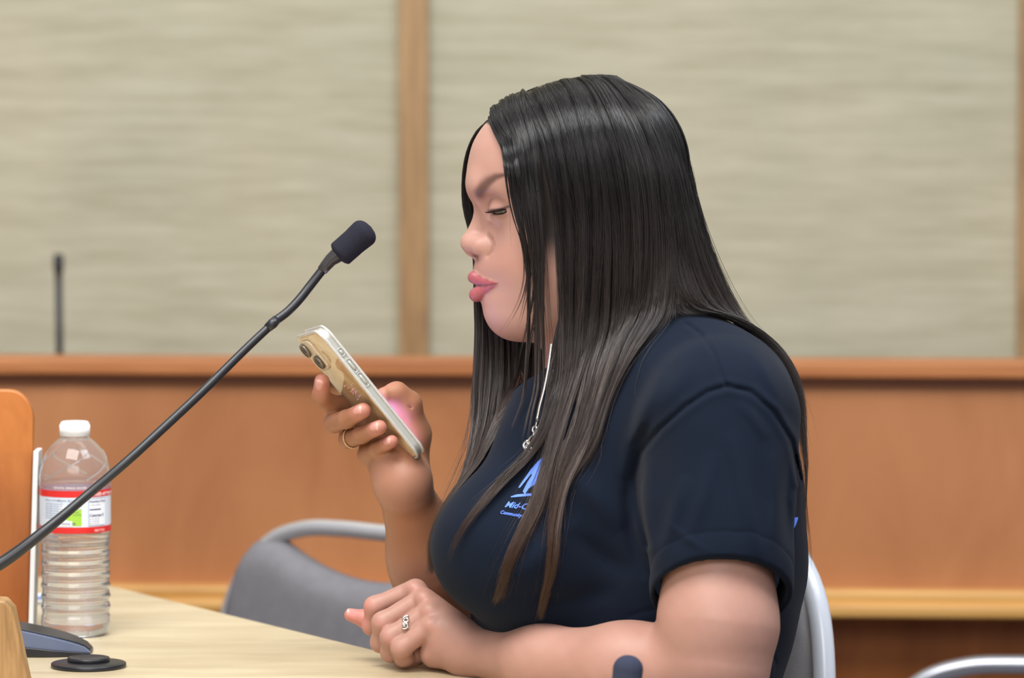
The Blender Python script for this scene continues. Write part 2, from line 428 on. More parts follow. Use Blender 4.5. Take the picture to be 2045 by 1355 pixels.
# ------------------------------------------------------------------ near hand: loose fist on the table
def chain(pts, rs): return [cone(pts[i], pts[i+1], rs[i], rs[i+1]) for i in range(len(pts)-1)]
LF = dict(
    index=([Q(830, 1178, .030), Q(748, 1212, .030), Q(743, 1250, .040), Q(772, 1268, .052)], [.0096, .0084, .0080, .0070]),
    middle=([Q(846, 1196, .014), Q(764, 1244, .010), Q(760, 1284, .022), Q(795, 1296, .040)], [.0098, .0087, .0082, .0072]),
    ring=([Q(857, 1222, .000), Q(780, 1273, -.003), Q(780, 1304, .010), Q(812, 1308, .030)], [.0096, .0085, .0080, .0070]),
    pinky=([Q(857, 1254, -.012), Q(801, 1296, -.012), Q(806, 1314, -.001), Q(835, 1316, .018)], [.0094, .0082, .0074, .0064]))
LTH = ([Q(905, 1275, .040), Q(850, 1262, .062), Q(775, 1245, .060), Q(735, 1238, .055), Q(700, 1229, .052)], [.014, .0118, .0092, .0088, .0058])
WL = Q(940, 1300, -.022)
G_handL = [
    Group([cone(WL, Q(838, 1190, .026), .0195, .0095), cone(WL, Q(851, 1205, .010), .019, .0095), cone(WL, Q(861, 1230, -.002), .019, .0095),
           cone(WL, Q(862, 1262, -.010), .019, .0095), cone(Q(925, 1302, -.02), Q(868, 1305, -.004), .0185, .0135),
           cone(Q(920, 1290, .0), Q(860, 1258, .040), .018, .014)], k=.010, kj=.012),
    Group([ell(Q(828, 1176, .024), (.0085, .0072, .008)), ell(Q(846, 1196, .006), (.0080, .0072, .008)), ell(Q(858, 1222, -.006), (.008, .0072, .008)), ell(Q(860, 1250, -.016), (.0075, .0065, .0075))], k=.003, kj=.006),
    Group(chain(*LF['index']), k=.006, kj=.0045), Group(chain(*LF['middle']), k=.006, kj=.0018),
    Group(chain(*LF['ring']), k=.006, kj=.0018), Group(chain(*LF['pinky']), k=.006, kj=.0018),
    Group(chain(*LTH), k=.004, kj=.003),
    Group([cone(Q(872, 1285, .012), Q(808, 1283, .016), .0145, .0120), cone(Q(868, 1300, .006), Q(826, 1304, .014), .0110, .0085)], k=.006, kj=.002),
]
# ------------------------------------------------------------------ far hand: fingers round the back of the phone
RF = dict(
    index=([PH(.080, .080, -.004), PH(.066, .068, .013), PH(.053, .057, .019), PH(.042, .046, .0125)], [.0090, .0085, .0080, .0070]),
    middle=([PH(.090, .088, -.004), PH(.080, .066, .023), PH(.081, .036, .0195), PH(.0812, .010, .0095)], [.0094, .0088, .0082, .0070]),
    ring=([PH(.106, .088, -.004), PH(.099, .062, .023), PH(.100, .032, .0185), PH(.1015, .004, .0090)], [.0092, .0085, .0078, .0066]),
    pinky=([PH(.122, .086, -.004), PH(.120, .060, .0200), PH(.119, .032, .0150), PH(.1185, .006, .0078)], [.0086, .0075, .0068, .0058]))
RTH = ([Q(815, 930, .052), Q(822, 868, .046), Q(815, 808, .034), Q(792, 787, .028), Q(768, 790, .020)], [.0190, .0170, .0115, .0098, .0075])
G_handR = [
    Group([cone(WR_R, PH(.086, .086, -.006), .0200, .0120), cone(WR_R, PH(.108, .088, -.004), .0205, .0125), cone(WR_R, PH(.126, .080, .000), .0205, .0140),
           cone(WR_R, Q(790, 922, .040), .0205, .0140), cone(Q(806, 940, .035), Q(770, 893, .045), .018, .013)], k=.010, kj=.015),
    Group(chain(*RTH), k=.006, kj=.008),
    Group([cone(Q(828, 820, .030), Q(803, 800, .008), .0006, .0003)], kj=.003, op='sub'),
    Group(chain(*RF['pinky']), k=.003, kj=.004), Group(chain(*RF['ring']), k=.003, kj=.0022),
    Group(chain(*RF['middle']), k=.003, kj=.0022), Group(chain(*RF['index']), k=.003, kj=.0022),
]
def unit(a): return a/np.linalg.norm(a)
# fingernails: thin shells on the tips.  (centre, long axis, outward normal, half-length, half-width)
NAILS = []
def nail(pts, r, out, hl=.0058, hw=.0050, back=.001, lift=None):
    a = unit(pts[-1]-pts[-2]); o = out-a*np.dot(out, a); o = unit(o)
    NAILS.append((pts[-1]-a*back+o*(r*.80 if lift is None else lift), a, o, hl, hw))
for k_, hl_ in (('index', .0058), ('middle', .0058), ('ring', .0056), ('pinky', .0048)):
    pts_, rs_ = RF[k_]; nail(pts_, rs_[-1], np.array([-.25, .30, -1.]), hl_*1.02, hl_*.86)
nail(LTH[0], LTH[1][-1], np.array([-.15, .7, -.6]), .0085, .0058, .003)
def nailprim(c, a, o, hl, hw):
    s = np.cross(a, o); M = np.stack([a, s, o], 0).astype(F32); cc = c.astype(F32); r = np.array([hl, hw, .0016], F32)
    def f(p):
        q = (p-cc)@M.T; q = q.copy(); q[:, 2] += (q[:, 1]**2)/(2*hw*1.1)
        k0 = np.sqrt(((q/r)**2).sum(1)); k1 = np.sqrt(((q/(r*r))**2).sum(1))+1e-9
        return k0*(k0-1)/k1
    return Prim(c, hl*1.3, f)
NP = [nailprim(*n) for n in NAILS]
G_nails = [Group(NP, k=0, kj=.0004)]
G_face = G_head+G_lid+G_lips+G_slit+G_ear
G_body = G_face+G_trunk+G_armL+G_armR+G_handL+G_handR+G_nails
def build_body(h, parent, mat):
    V, Fq = polygonize(G_body, (-.20, -.36, -.27), (.31, .245, .25), h)
    V = relax(V, Fq, 2, .5)
    P = V.astype(F32); px = CX+P[:, 0]*2250; py = CY-P[:, 1]*2250; sx, sy = pxy(P)
    n = len(P); col = np.empty((n, 4)); 
    def noise(sc, seed):
        r = np.random.default_rng(seed); s = 0
        for k in range(6):
            d = r.normal(size=3); d /= np.linalg.norm(d); s = s+np.sin(P@d*sc*(1+.35*k)+r.random()*6.28)
        return s/6
    base = np.array([.445, .240, .185]); col[:, :3] = base*(1+.05*noise(90, 1)+.03*noise(260, 2))[:, None]
    col[:, 3] = .46
    def mix(m, c, a=None):
        m = np.clip(m, 0, 1)[:, None]; col[:, :3] = col[:, :3]*(1-m)+np.array(c)*m
        if a is not None: col[:, 3] = col[:, 3]*(1-m[:, 0])+a*m[:, 0]
    face = np.clip((1150-px)/50, 0, 1)*np.clip((700-py)/14, 0, 1)
    ss = lambda a, b, x: np.clip((x-a)/(b-a), 0, 1)**2*(3-2*np.clip((x-a)/(b-a), 0, 1))
    # complexion: fairer face, rosier cheek and knuckles, browner right arm
    mix(face*.8, (.47, .265, .212)); 
    mix(face*.35*np.exp(-(((px-1010)/45)**2+((py-520)/40)**2)), (.45, .205, .145))
    mix(face*.5*np.exp(-(((px-985)/30)**2+((py-400)/17)**2)), (.33, .155, .110))
    
    def dd(prims):
        d = np.full(n, 1., F32); c = sum(q.c for q in prims)/len(prims); R = max(np.linalg.norm(q.c-c)+q.R for q in prims)+.01
        i = np.where(np.linalg.norm(P-c.astype(F32), axis=1) < R)[0]
        for q in prims: d[i] = np.minimum(d[i], q.f(P[i]))
        return d
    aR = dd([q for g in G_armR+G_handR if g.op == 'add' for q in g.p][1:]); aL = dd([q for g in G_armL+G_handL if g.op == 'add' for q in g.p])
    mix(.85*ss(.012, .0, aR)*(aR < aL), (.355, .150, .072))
    for q in ('index', 'middle', 'ring', 'pinky'): mix(.5*ss(.017, .008, np.linalg.norm(P-RF[q][0][-1].astype(F32), axis=1)), (.60, .24, .20))
    # lips
    dl = np.minimum(dd(LU), dd(LL)); lipm = ss(.0012, .0004, dl)*ss(998, 988, px)
    mix(lipm, (.37, .098, .115), .38)
    mix(.9*ss(.0007, .0002, dd(MOUTH)), (.05, .008, .008)); mix(.85*np.exp(-(polydist(px, py, [(950, 571), (966, 571.5), (982, 569.5), (995, 567)])/np.interp(px, [955, 985, 999], [2.2, 1.7, .9]))**2)*face, (.10, .018, .018))
    # mouth opening inside
    # brow tint
    br = polydist(px, py, [(958, 388), (966, 377), (978, 366), (991, 358), (1010, 354)])
    bw = np.interp(px, [950, 962, 985, 1005], [11, 13, 8.5, 4.5])
    mix(.86*np.exp(-(br/bw)**3)*face*(np.abs(P[:, 2]) > .010), (.095, .042, .033))
    # dark lash line and a darker streak under the eye
    dle = polydist(px, py, [(976, 423), (992, 423), (1004, 420), (1017, 416)])
    mix(.85*np.exp(-(dle/2.6)**2)*face*(np.abs(P[:, 2]) > .012), (.05, .02, .018))
    mix(.45*np.exp(-(polydist(px, py, [(994, 436), (1003, 438), (1013, 434)])/3.)**2)*face, (.30, .13, .10))
    # nostril and beneath
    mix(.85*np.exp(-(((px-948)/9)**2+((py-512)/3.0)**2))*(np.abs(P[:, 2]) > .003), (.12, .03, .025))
    # scalp under the hair
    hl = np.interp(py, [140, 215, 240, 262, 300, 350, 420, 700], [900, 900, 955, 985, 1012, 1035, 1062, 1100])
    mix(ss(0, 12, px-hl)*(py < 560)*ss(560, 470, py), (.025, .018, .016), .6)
    mix(.45*np.exp(-(polydist(px, py, _al)/3.2)**2)*face, (.28, .12, .09)); mix(.25*face*np.exp(-(((px-963)/16)**2+((py-527)/9)**2)), (.33, .16, .12))  # nose wing crease and shade under the nose, painted into the skin
    # nails
    for q, nl in zip(NP, NAILS):
        d = np.full(n, 1., F32); i = np.where(np.linalg.norm(P-nl[0].astype(F32), axis=1) < .014)[0]; d[i] = q.f(P[i])
        mix(ss(.0006, .0001, d), (.66, .33, .29), .22)
        tipm = ((P-nl[0])@nl[1]); mix(ss(.0006, .0001, d)*ss(nl[3]*.62, nl[3]*.8, tipm), (.70, .42, .35) if nl is not NAILS[-1] else (.80, .70, .55), .22)
    # thumb skin pinker
    mix(.5*ss(745, 725, sx)*((sy > 1190)&(sx < 745)), (.66, .22, .20))
    # knuckles
    for c in ((828, 1176), (848, 1197), (860, 1222), (862, 1252), (745, 1212), (760, 1247), (778, 1277)):
        mix(.35*np.exp(-(((sx-c[0])/11)**2+((sy-c[1])/10)**2)), (.60, .26, .22))
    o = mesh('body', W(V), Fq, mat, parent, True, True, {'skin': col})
    return o
# ------------------------------------------------------------------ T-shirt
SA, SB = Q(1440, 838, -.140), Q(1441, 1210, -.186)           # sleeve axis
AX = unit(SB-SA); HN = unit(np.array([0, -.80, -.60])); HP = Q(1438, 1192, -.183)
HN = unit(AX*.55+np.array([0, -.45, -.55]))
ARM_SEAM = [(1292, 1090), (1272, 1010), (1268, 950), (1278, 905), (1318, 858), (1370, 812), (1415, 783), (1452, 772), (1500, 783), (1545, 822), (1580, 880), (1598, 960)]
SHO_SEAM = [(1372, 648), (1404, 672), (1428, 712), (1440, 750), (1453, 772)]
FOLDS = [([(1300, 880), (1290, 960), (1296, 1060), (1312, 1140)], 22, .0035), ([(1475, 800), (1505, 835), (1530, 880)], 12, .0022), ([(1455, 860), (1480, 950), (1500, 1060), (1515, 1120)], 16, .0030),
         ([(1370, 950), (1345, 1030), (1320, 1120)], 14, .0024), ([(1430, 900), (1405, 990), (1375, 1090)], 16, .0022), ([(1325, 1040), (1370, 1075), (1415, 1105)], 8, .0012), ([(1390, 720), (1330, 790), (1285, 860)], 22, .0030),
         ([(1130, 930), (1190, 1000), (1240, 1060)], 24, .0030), ([(1300, 850), (1270, 900), (1258, 990), (1262, 1060), (1285, 1160)], 15, -.0060), ([(1330, 740), (1290, 810), (1262, 880), (1245, 960)], 16, .0045), ([(1500, 775), (1550, 820), (1590, 890)], 10, .002), ([(1150, 1040), (1060, 1130), (960, 1180)], 26, .0025), ([(1240, 1180), (1120, 1200), (1000, 1190)], 20, -.0022),
         ([(1490, 690), (1530, 750), (1570, 830)], 14, .0022), ([(1265, 1150), (1200, 1110), (1140, 1060)], 20, -.0028), ([(1580, 900), (1570, 1000), (1575, 1100)], 10, -.003), ([(1540, 900), (1550, 1000), (1545, 1100)], 12, .0018)]
def f_seams(p):
    x, y = pxy(p); d = np.zeros(len(p), F32); near = p[:, 2] < -.02
    sl = (p-HP.astype(F32))@AX.astype(F32)
    a = polydist(x, y, ARM_SEAM); d += near*(.0026*np.exp(-(a/4.6)**2)-.0010*np.exp(-((a-11)/7)**2))
    a = polydist(x, y, SHO_SEAM); d += near*(.0018*np.exp(-(a/4.)**2)-.0006*np.exp(-((a-9)/6)**2))
    for pl, w_, am in FOLDS:
        a, e = polyfade(x, y, pl); d -= near*am*1.35*e*np.exp(-(a/w_)**2)
    r = np.sin(p[:, 0]*61+p[:, 1]*47+2)*np.sin(p[:, 1]*39-p[:, 0]*23+p[:, 2]*40)
    return (d+.0009*r).astype(F32)
def f_hem(p):
    s = (p-HP.astype(F32))@HN.astype(F32); q = (s > -.035)&(p[:, 2] < -.06)&(p[:, 0] > .10)
    return (q*(.0009*np.exp(-((s+.0185)/.0011)**2)-.0007*np.exp(-((s+.009)/.007)**2))).astype(F32)
def f_arm_half(p):
    """true inside the region beyond the sleeve hem plane, near arm only"""
    return (-((p-HP.astype(F32))@HN.astype(F32))).astype(F32)
def shirt_groups():
    torso = [
        Group([cone(q3(1310, 782, -.03), Q(1432, 828, -.128), .050, .062), cone(q3(1345, 750, -.05), Q(1455, 792, -.085), .046, .047), cone(q3(1310, 782, .03), Q(1436, 822, .12), .05, .064),
               cone(q3(1215, 800, -.02), q3(1330, 800, -.03), .058, .06), cone(q3(1215, 800, .03), q3(1330, 800, .04), .056, .06)], k=.05),
        Group([ell(q3(1372, 1010, -.01), (.1015, .155, .135)), ell(q3(1290, 1150, 0), (.115, .19, .118)), ell(q3(1140, 1240, .0), (.088, .085, .080)), ell(q3(1180, 960, 0), (.075, .09, .115))], k=.05, kj=.05),
        Group([cone(q3(1380, 1150), q3(1352, 1430), .094, .084, (0, 0, 1), 1.22)], kj=.03),
        Group([ell(q3(1040, 1095, -.070), (.0765, .066, .066)), ell(q3(1040, 1095, .070), (.0765, .066, .066)),
               cone(q3(1130, 870, -.03), q3(1010, 1070, -.055), .050, .050), cone(q3(1130, 870, .03), q3(1010, 1070, .055), .05, .05)], k=.03, kj=.03),
    ]
    neckhole = [Group([cone(q3(1120, 690), q3(1175, 812), .052, .050)], kj=.004, op='sub')]
    sleeve = [Group([cone(SA, SB, .0665, .0595), cone(Q(1440, 838, .14), Q(1250, 1060, .16), .066, .058)], kj=.012)]
    cut = Group([Prim(HP+HN*.06, .075, lambda p: np.maximum(f_arm_half(p), np.maximum(.085-p[:, 0], p[:, 2]+.105)).astype(F32))], op='sub', kj=.0015)
    hollow = Group([cone(HP-HN*.06, HP+HN*.10, .0562, .0566)], kj=.001, op='sub')
    low = Group([Prim(q3(1300, 1500), .3, lambda p: (p[:, 1]+.335).astype(F32))], op='sub', kj=.002)
    surf = Group([Prim(q3(1300, 1000), .6, f_seams)], op='disp'); hem = Group([Prim(HP, .12, f_hem)], op='disp')
    return torso+neckhole+sleeve+[surf, hem, cut, hollow]
G_shirt = shirt_groups()
def build_shirt(h, parent, mat):
    V, Fq = polygonize(G_shirt, (-.12, -.335, -.27), (.31, .06, .25), h)
    V = relax(V, Fq, 2, .5)
    return mesh('shirt', W(V), Fq, mat, parent, True, True)
# ------------------------------------------------------------------ the phone
def rrect(w_, h_, r, n=8):
    out = []
    for cx, cy, a0 in ((w_-r, h_-r, 0), (r, h_-r, 90), (r, r, 180), (w_-r, r, 270)):
        for k in range(n+1):
            a = math.radians(a0+90*k/n); out.append((cx+r*math.cos(a), cy+r*math.sin(a)))
    return out
def phone_matrix():
    """local x: away from the near edge, y: down the phone, z: out of the back"""
    o = W(P0); X = W(P0+PW)-o; Y = W(P0+PL)-o; Z = W(P0+PN)-o
    return Matrix(((X[0], Y[0], Z[0], o[0]), (X[1], Y[1], Z[1], o[1]), (X[2], Y[2], Z[2], o[2]), (0, 0, 0, 1)))
def build_phone():
    M = phone_matrix(); PWd, PLn, TH = .0715, .1440, .0092
    root = empty('phone'); root.matrix_world = M; bpy.context.view_layer.update()
    tag(root, 'smartphone in a clear glittery gold-backed case held up in the right hand', 'phone')
    gold, nt, b = newmat('gold_glitter_back'); L = nt.links.new
    tc = N(nt, 'ShaderNodeTexCoord'); v = N(nt, 'ShaderNodeTexNoise', Scale=60., Detail=3.); L(tc.outputs['Object'], v.inputs[0])
    cr = N(nt, 'ShaderNodeValToRGB'); cr.color_ramp.elements[0].color = lin(205, 170, 120); cr.color_ramp.elements[1].color = lin(232, 208, 168)
    cr.color_ramp.elements[0].position = .35; cr.color_ramp.elements[1].position = .65
    L(v.outputs[0], cr.inputs[0]); L(cr.outputs[0], b.inputs['Base Color']); b.inputs['Roughness'].default_value = .3; b.inputs['Metallic'].default_value = .0
    v2 = N(nt, 'ShaderNodeTexVoronoi', Scale=1600.); L(tc.outputs['Object'], v2.inputs[0])
    bp = N(nt, 'ShaderNodeBump', Strength=.35, Distance=.0004); L(v2.outputs['Color'], bp.inputs['Height']); L(bp.outputs[0], b.inputs['Normal'])
    b.inputs['Coat Weight'].default_value = 1; b.inputs['Coat Roughness'].default_value = .06
    side = plain('pearl_side', lin(192, 192, 184), .32, .35); 
    clear, nt, b = newmat('clear_case'); b.inputs['Base Color'].default_value = (.93, .91, .88, 1); b.inputs['Roughness'].default_value = .12
    b.inputs['Transmission Weight'].default_value = .55; b.inputs['IOR'].default_value = 1.35
    glass = plain('lens_glass', (.01, .01, .015, 1), .05, spec=.8)
    ident = Matrix.Identity(4)
    def prism(poly, a, bb, name, mat, par, bev=0):
        m = MB(); m.prism(poly, a, bb, ident); return m.build(name, mat, par, world=False, bevel=bev, bevseg=4, angle=50)
    shp = rrect(PWd, PLn, .0115)
    prism(shp, -TH, -.0022, 'side_frame', side, root, .0014)
    prism([(x*.972+.001, y*.986+.001) for x, y in shp], -.0021, -.0004, 'back', gold, root, .0006)
    prism([(x*.95+.0018, y*.97+.0022) for x, y in shp], -TH-.0006, -TH+.0002, 'bezel', plain('black_glass', (.005, .005, .006, 1), .08), root)
    scr, nt, b = newmat('lit_screen'); b.inputs['Base Color'].default_value = (.1, .1, .1, 1); b.inputs['Emission Color'].default_value = (.60, .42, 1., 1); b.inputs['Emission Strength'].default_value = 4.6
    prism([(x*.90+.0036, y*.94+.0044) for x, y in shp], -TH-.0009, -TH-.00055, 'screen', scr, root)
    # case: rim along the top and the camera bump, raised lip
    v, f = tube([(x*1.012-.0004, y*1.006-.0004, -.0018) for x, y in shp], .0015, 8, closed=True)
    MB().add(v, f).build('case_rim', clear, root, True, world=False)
    v, f = tube([(x*1.012-.0004, y*1.006-.0004, -TH) for x, y in shp], .0012, 8, closed=True)
    MB().add(v, f).build('case_rim', clear, root, True, world=False)
    cb = [(x+.0375, y+.0045) for x, y in rrect(.0310, .0330, .0075)]
    bump = prism(cb, -.0006, .0018, 'camera_bump', plain('pearl_bump', lin(222, 205, 180), .25, .1), root, .0009)
    for cx, cy in ((.0590, .0130), (.0470, .0275)):
        m = MB(); m.lathe([(0, .0001), (.0067, .0001), (.0072, .0018), (.0068, .0031), (.0056, .0032), (.0052, .0024), (0, .0024)], 32, (cx, cy, .0016))
        ln = m.build('lens', plain('lens_ring', lin(128, 118, 106), .3, .6), bump, True, world=False)
        m = MB(); m.lathe([(0, .0021), (.0050, .0024), (.0054, .0026), (.0050, .0031), (0, .0034)], 32, (cx, cy, .0016))
        m.build('lens_glass', glass, bump, True, world=False)
    # buttons along the near edge
    for y0, y1 in ((.0245, .0305), (.0365, .0490), (.0525, .0650)):
        M2 = MB(); v, f = tube(spline([(-.0004, y0+.001, -.0058), (-.0004, y1-.001, -.0058)], 6), [.0006, .0012, .0013, .0013, .0012, .0006], 10)
        M2.add(v, f).build('side_button', side, root, True, world=False)
        pl = rrect(.0050, y1-y0+.002, .0022, 5)
        v, f = tube([(-.0009, y0-.001+b_, -.0083+a_) for a_, b_ in pl], .00035, 6, closed=True)
        MB().add(v, f).build('button_rim', side, root, True, world=False)
    # cluster of little pearly beads in the case
    beads = MB()
    for k in range(16):
        cx, cy, r = .0345+RNG.normal()*.008, .066+RNG.normal()*.006, .0006+.0007*RNG.random()
        pr = [(r*math.sin(a), r*math.cos(a)*.7) for a in np.linspace(0, math.pi, 7)]
        beads.lathe([(max(1e-6, a_), b_) for a_, b_ in pr], 8, (cx, cy, .0002))
    beads.build('beads', plain('pink_pearl', lin(226, 178, 186), .25), root, True, world=False)
    m = MB()
    for k in range(3): m.lathe([(0, 0), (.0007, 0), (.0007, .0002), (0, .0002)], 12, (0, 0, 0))
    return root
# ------------------------------------------------------------------ rings, necklace, eyes
def build_jewels(person):
    silver = plain('silver', lin(215, 212, 205), .18, 1.); gold = plain('pale_gold', lin(222, 196, 150), .22, 1.)
    def band(a, b, t, r, rr, name, mat, beads=False, tilt=None):
        c = a+(b-a)*t; ax = unit(b-a) if tilt is None else unit(unit(b-a)+tilt); e1 = unit(np.cross(ax, [0, 0, 1.])); e2 = np.cross(ax, e1)
        pts = [W(c+r*(math.cos(q)*e1+math.sin(q)*e2)) for q in np.linspace(0, 2*math.pi, 49)[:-1]]
        m = MB(); v, f = tube(pts, rr, 8, closed=True); m.add(v, f)
        if beads:
            for q in np.linspace(0, 2*math.pi, 40)[:-1]:
                p = W(c+(r+.0003)*(math.cos(q)*e1+math.sin(q)*e2)); s = .0009
                pr = [(max(1e-6, s*math.sin(a)), s*math.cos(a)) for a in np.linspace(0, math.pi, 6)]
                m.lathe(pr, 8, tuple(p))
        o = m.build(name, mat, person, True); return o, c, e1, e2, ax
    p = RF['ring'][0]; o, *_ = band(p[1], p[2], .30, .0090, .0006, 'beaded_ring', gold, True, np.array([.25, .0, -.15])); o['label'] = 'fine beaded gold ring'
    p = LF['ring'][0]; o, c, e1, e2, ax = band(p[0], p[1], .56, .0094, .0008, 'silver_ring', silver); o['label'] = 'silver ring with a swirl top'
    # swirl on top
    out = unit(np.array([-.25, .35, -1.])-ax*np.dot([-.25, .35, -1.], ax)); sd = np.cross(ax, out); m = MB()
    for (ca, cs, r0, r1, ph) in ((.002, .0020, .0036, .0008, .3), (-.0020, -.0016, .0038, .0008, 3.6)):
        pts = []
        for q in np.linspace(0, 1, 30):
            r = r0+(r1-r0)*q; a = ph+q*7.2; pts.append(W(c+out*(.0097+.0006*q)+ax*(ca+r*math.cos(a))+sd*(cs+r*math.sin(a))))
        v, f = tube(pts, np.linspace(.0008, .0012, 30), 8); m.add(v, f)
    for (ca, cs, s) in ((.0025, .0022, .0020), (-.001, -.003, .0012)):
        pr = [(max(1e-6, s*math.sin(a)), s*math.cos(a)*.7) for a in np.linspace(0, math.pi, 8)]; m.lathe(pr, 12, tuple(W(c+out*.0105+ax*ca+sd*cs)))
    m.build('swirl', silver, o, True)
def build_necklace(person, bvh, shirt_field):
    silver = plain('silver_chain', lin(222, 218, 212), .16, 1.)
    root = empty('necklace', parent=person); root['label'] = 'silver chain necklace with a small knotted pendant'
    def onshirt(px, py, off=.0015):
        a = Vector(W(Q(px, py, -.6))); d = (Vector(W(Q(px, py, .6)))-a).normalized()
        hit = bvh.ray_cast(a, d)
        return (hit[0]-d*off*1.3+hit[1]*off*.3) if hit[0] is not None else None
    # the chain hangs free of the cloth under the chin and lies on the chest lower down
    A = spline([(1101, 688, -.104), (1094, 740, -.104), (1086, 780, -.104), (1077, 815, -.102), (1071, 846, -.100), (1067, 853, -.098)], 40)
    B = spline([(1070, 857, 0), (1082, 842, 0), (1098, 826, 0), (1116, 806, 0), (1130, 785, 0)], 22)
    def link_chain(pl, free):
        pts = []
        for i, (x, y, w_) in enumerate(pl):
            h = onshirt(x, y, .0018); p = Vector(W(Q(x, y, w_ if free else 0)))
            if h is None or (free and i < 36): h = p
            pts.append(h)
        return pts
    pa = link_chain(A, True); pb = link_chain(B, False)
    # twisted chain = two strands winding round each other
    for pts in (pa, pb):
        m = MB()
        P = np.array([tuple(p) for p in pts]); P = spline(P, 260); T = np.gradient(P, axis=0); T /= np.linalg.norm(T, axis=1)[:, None]
        e1 = np.cross(T, [0, 1., 0]); e1 /= np.linalg.norm(e1, axis=1)[:, None]; e2 = np.cross(T, e1)
        for ph in (0, math.pi):
            a = np.arange(260)*.95+ph; C = P+.0006*(np.cos(a)[:, None]*e1+np.sin(a)[:, None]*e2)
            v, f = tube(C, .00055, 6); m.add(v, f)
        m.build('chain', silver, root, True)
    c0 = np.array(pa[-1]); pend = []
    def loc(px, py, o=.002):
        h = onshirt(px, py, o); return np.array(h) if h is not None else W(Q(px, py, -.05))
    m = MB()
    for (cx, cy, rx, ry) in ((1067, 858, 4.2, 6.5), (1073, 862, 4, 5)):
        pts = [loc(cx+rx*math.cos(a), cy+ry*math.sin(a), .0025) for a in np.linspace(0, 2*math.pi, 21)[:-1]]
        v, f = tube(pts, .0010, 8, closed=True); m.add(v, f)
    v, f = tube([loc(*q, .003) for q in ((1067, 864), (1064, 870), (1058, 874), (1054, 881))], .0012, 8); m.add(v, f)
    m.build('clasp', silver, root, True)
    m = MB()
    for pl in (((1053, 880), (1047, 884), (1045, 891), (1049, 897), (1056, 896), (1060, 889), (1055, 883)), ((1052, 884), (1057, 891), (1063, 897), (1058, 903), (1052, 900), (1050, 893)), ((1056, 886), (1052, 895), (1048, 903), (1049, 908)), ((1050, 890), (1058, 893), (1062, 900))):
        pts = spline([tuple(loc(*q, .0028)) for q in pl], 26); v, f = tube(pts, .0013, 8); m.add(v, f)
    m.build('pendant', silver, root, True)
def build_eyes(person):
    m_, nt, b = newmat('eye'); L = nt.links.new
    a = N(nt, 'ShaderNodeAttribute'); a.attribute_name = 'iris'; L(a.outputs['Color'], b.inputs['Base Color'])
    b.inputs['Roughness'].default_value = .05; b.inputs['Coat Weight'].default_value = 1.; b.inputs['Coat Roughness'].default_value = .02
    for e, s in zip(EYE, (-1, 1)):
        g = unit(np.array([-.72, -.26, s*.64])); V = []; Fc = []; C = []
        e1 = unit(np.cross(g, [0, 1, 0])); e2 = np.cross(g, e1); n1, n2 = 40, 32; R = .0120; e = e+np.array([0, .0018, s*.0009])
        for i in range(n1+1):
            th = math.pi*i/n1
            for k in range(n2):
                ph = 2*math.pi*k/n2; d = math.cos(th)*g+math.sin(th)*(math.cos(ph)*e1+math.sin(ph)*e2)
                V.append(e+d*R); t = math.degrees(th)
                C.append((.004, .004, .004, 1) if t < 12 else ((.02, .010, .006, 1) if t < 40 else (.13, .11, .12, 1)))  # white of the eye painted dark for the lashes' shadow
        for i in range(n1):
            for k in range(n2): Fc.append((i*n2+k, i*n2+(k+1) % n2, (i+1)*n2+(k+1) % n2, (i+1)*n2+k))
        mesh('eye', W(np.array(V)), Fc, m_, person, True, True, {'iris': np.array(C)})
def hairs(name, curves, mat, parent, n=3, rad=.0002, taper=True):
    m = MB()
    for c in curves:
        r = np.linspace(rad, rad*.15, len(c)) if taper else rad
        v, f = tube(W(np.array(c)), r, n, cap=False); m.add(v, f)
    return m.build(name, mat, parent, True)
def build_lashes(person, mat):
    for s in (-1, 1):
        cv = []
        for k in range(60):
            t = (k+RNG.random()*.6)/60; x = 979+36*t; y = 424.5-6*t**1.5+(0 if k%2 else .8)
            wz = .0385+.0065*math.sin(math.pi*min(1, t*1.1))
            e = EYE[0] if s < 0 else EYE[1]
            p = q3(x, y, 0); d = np.array([p[0]-e[0], p[1]-e[1], 0]); r2 = .0142**2-d@d; p[2] = e[2]+s*math.sqrt(max(r2, 1e-5))
            out = unit(np.array([-.75+.25*t, -.25+.12*RNG.normal()*.5, s*(.55+.5*t)])); L_ = .0062+.0025*math.sin(math.pi*t)
            cv.append([p, p+out*L_*.4+np.array([0, -.0004, 0]), p+out*L_*.75, p+out*L_+np.array([0, .0009, 0])])
        hairs('eyelashes', cv, mat, person, 4, .00034)
# ------------------------------------------------------------------ long straight hair
NH = 40
def guide(pts, auto=None):
    """(x, y[, depth]); above the temples the depth follows the round of the head"""
    out = []
    for q in pts: out.append(q if len(q) == 3 else (q[0], q[1], 0.))
    return out
def resample(pts): return spline([tuple(Q(*q)) for q in pts], NH)
def hw(y, top, lim=.083):
    return lim*math.sqrt(max(0, 1-((345-y)/(345-top))**2)) if y < 345 else lim
def G3(pl, top, side=-1, lim=.083, tail=None):
    """pl: (x, y) list; depth by height near the head then the listed tail depths from y=600 down"""
    out = []
    for q in pl:
        if len(q) == 3: out.append(q)
        else: out.append((q[0], q[1], side*hw(q[1], top, lim)))
    return [tuple(Q(*q)) for q in out]
SH_ = []
def sheet(gs, n, thick=.010, clumps=26, clump=.55, t1=(.86, 1.0), dens=None, spread=.0012, tipconv=0.0, rad=.00025, out=None, skew=0):
    SH_.append(dict(g=[spline(g, NH) for g in gs], n=n, thick=thick, clumps=clumps, clump=clump, t1=t1, spread=spread, tipconv=tipconv, rad=rad, skew=skew))
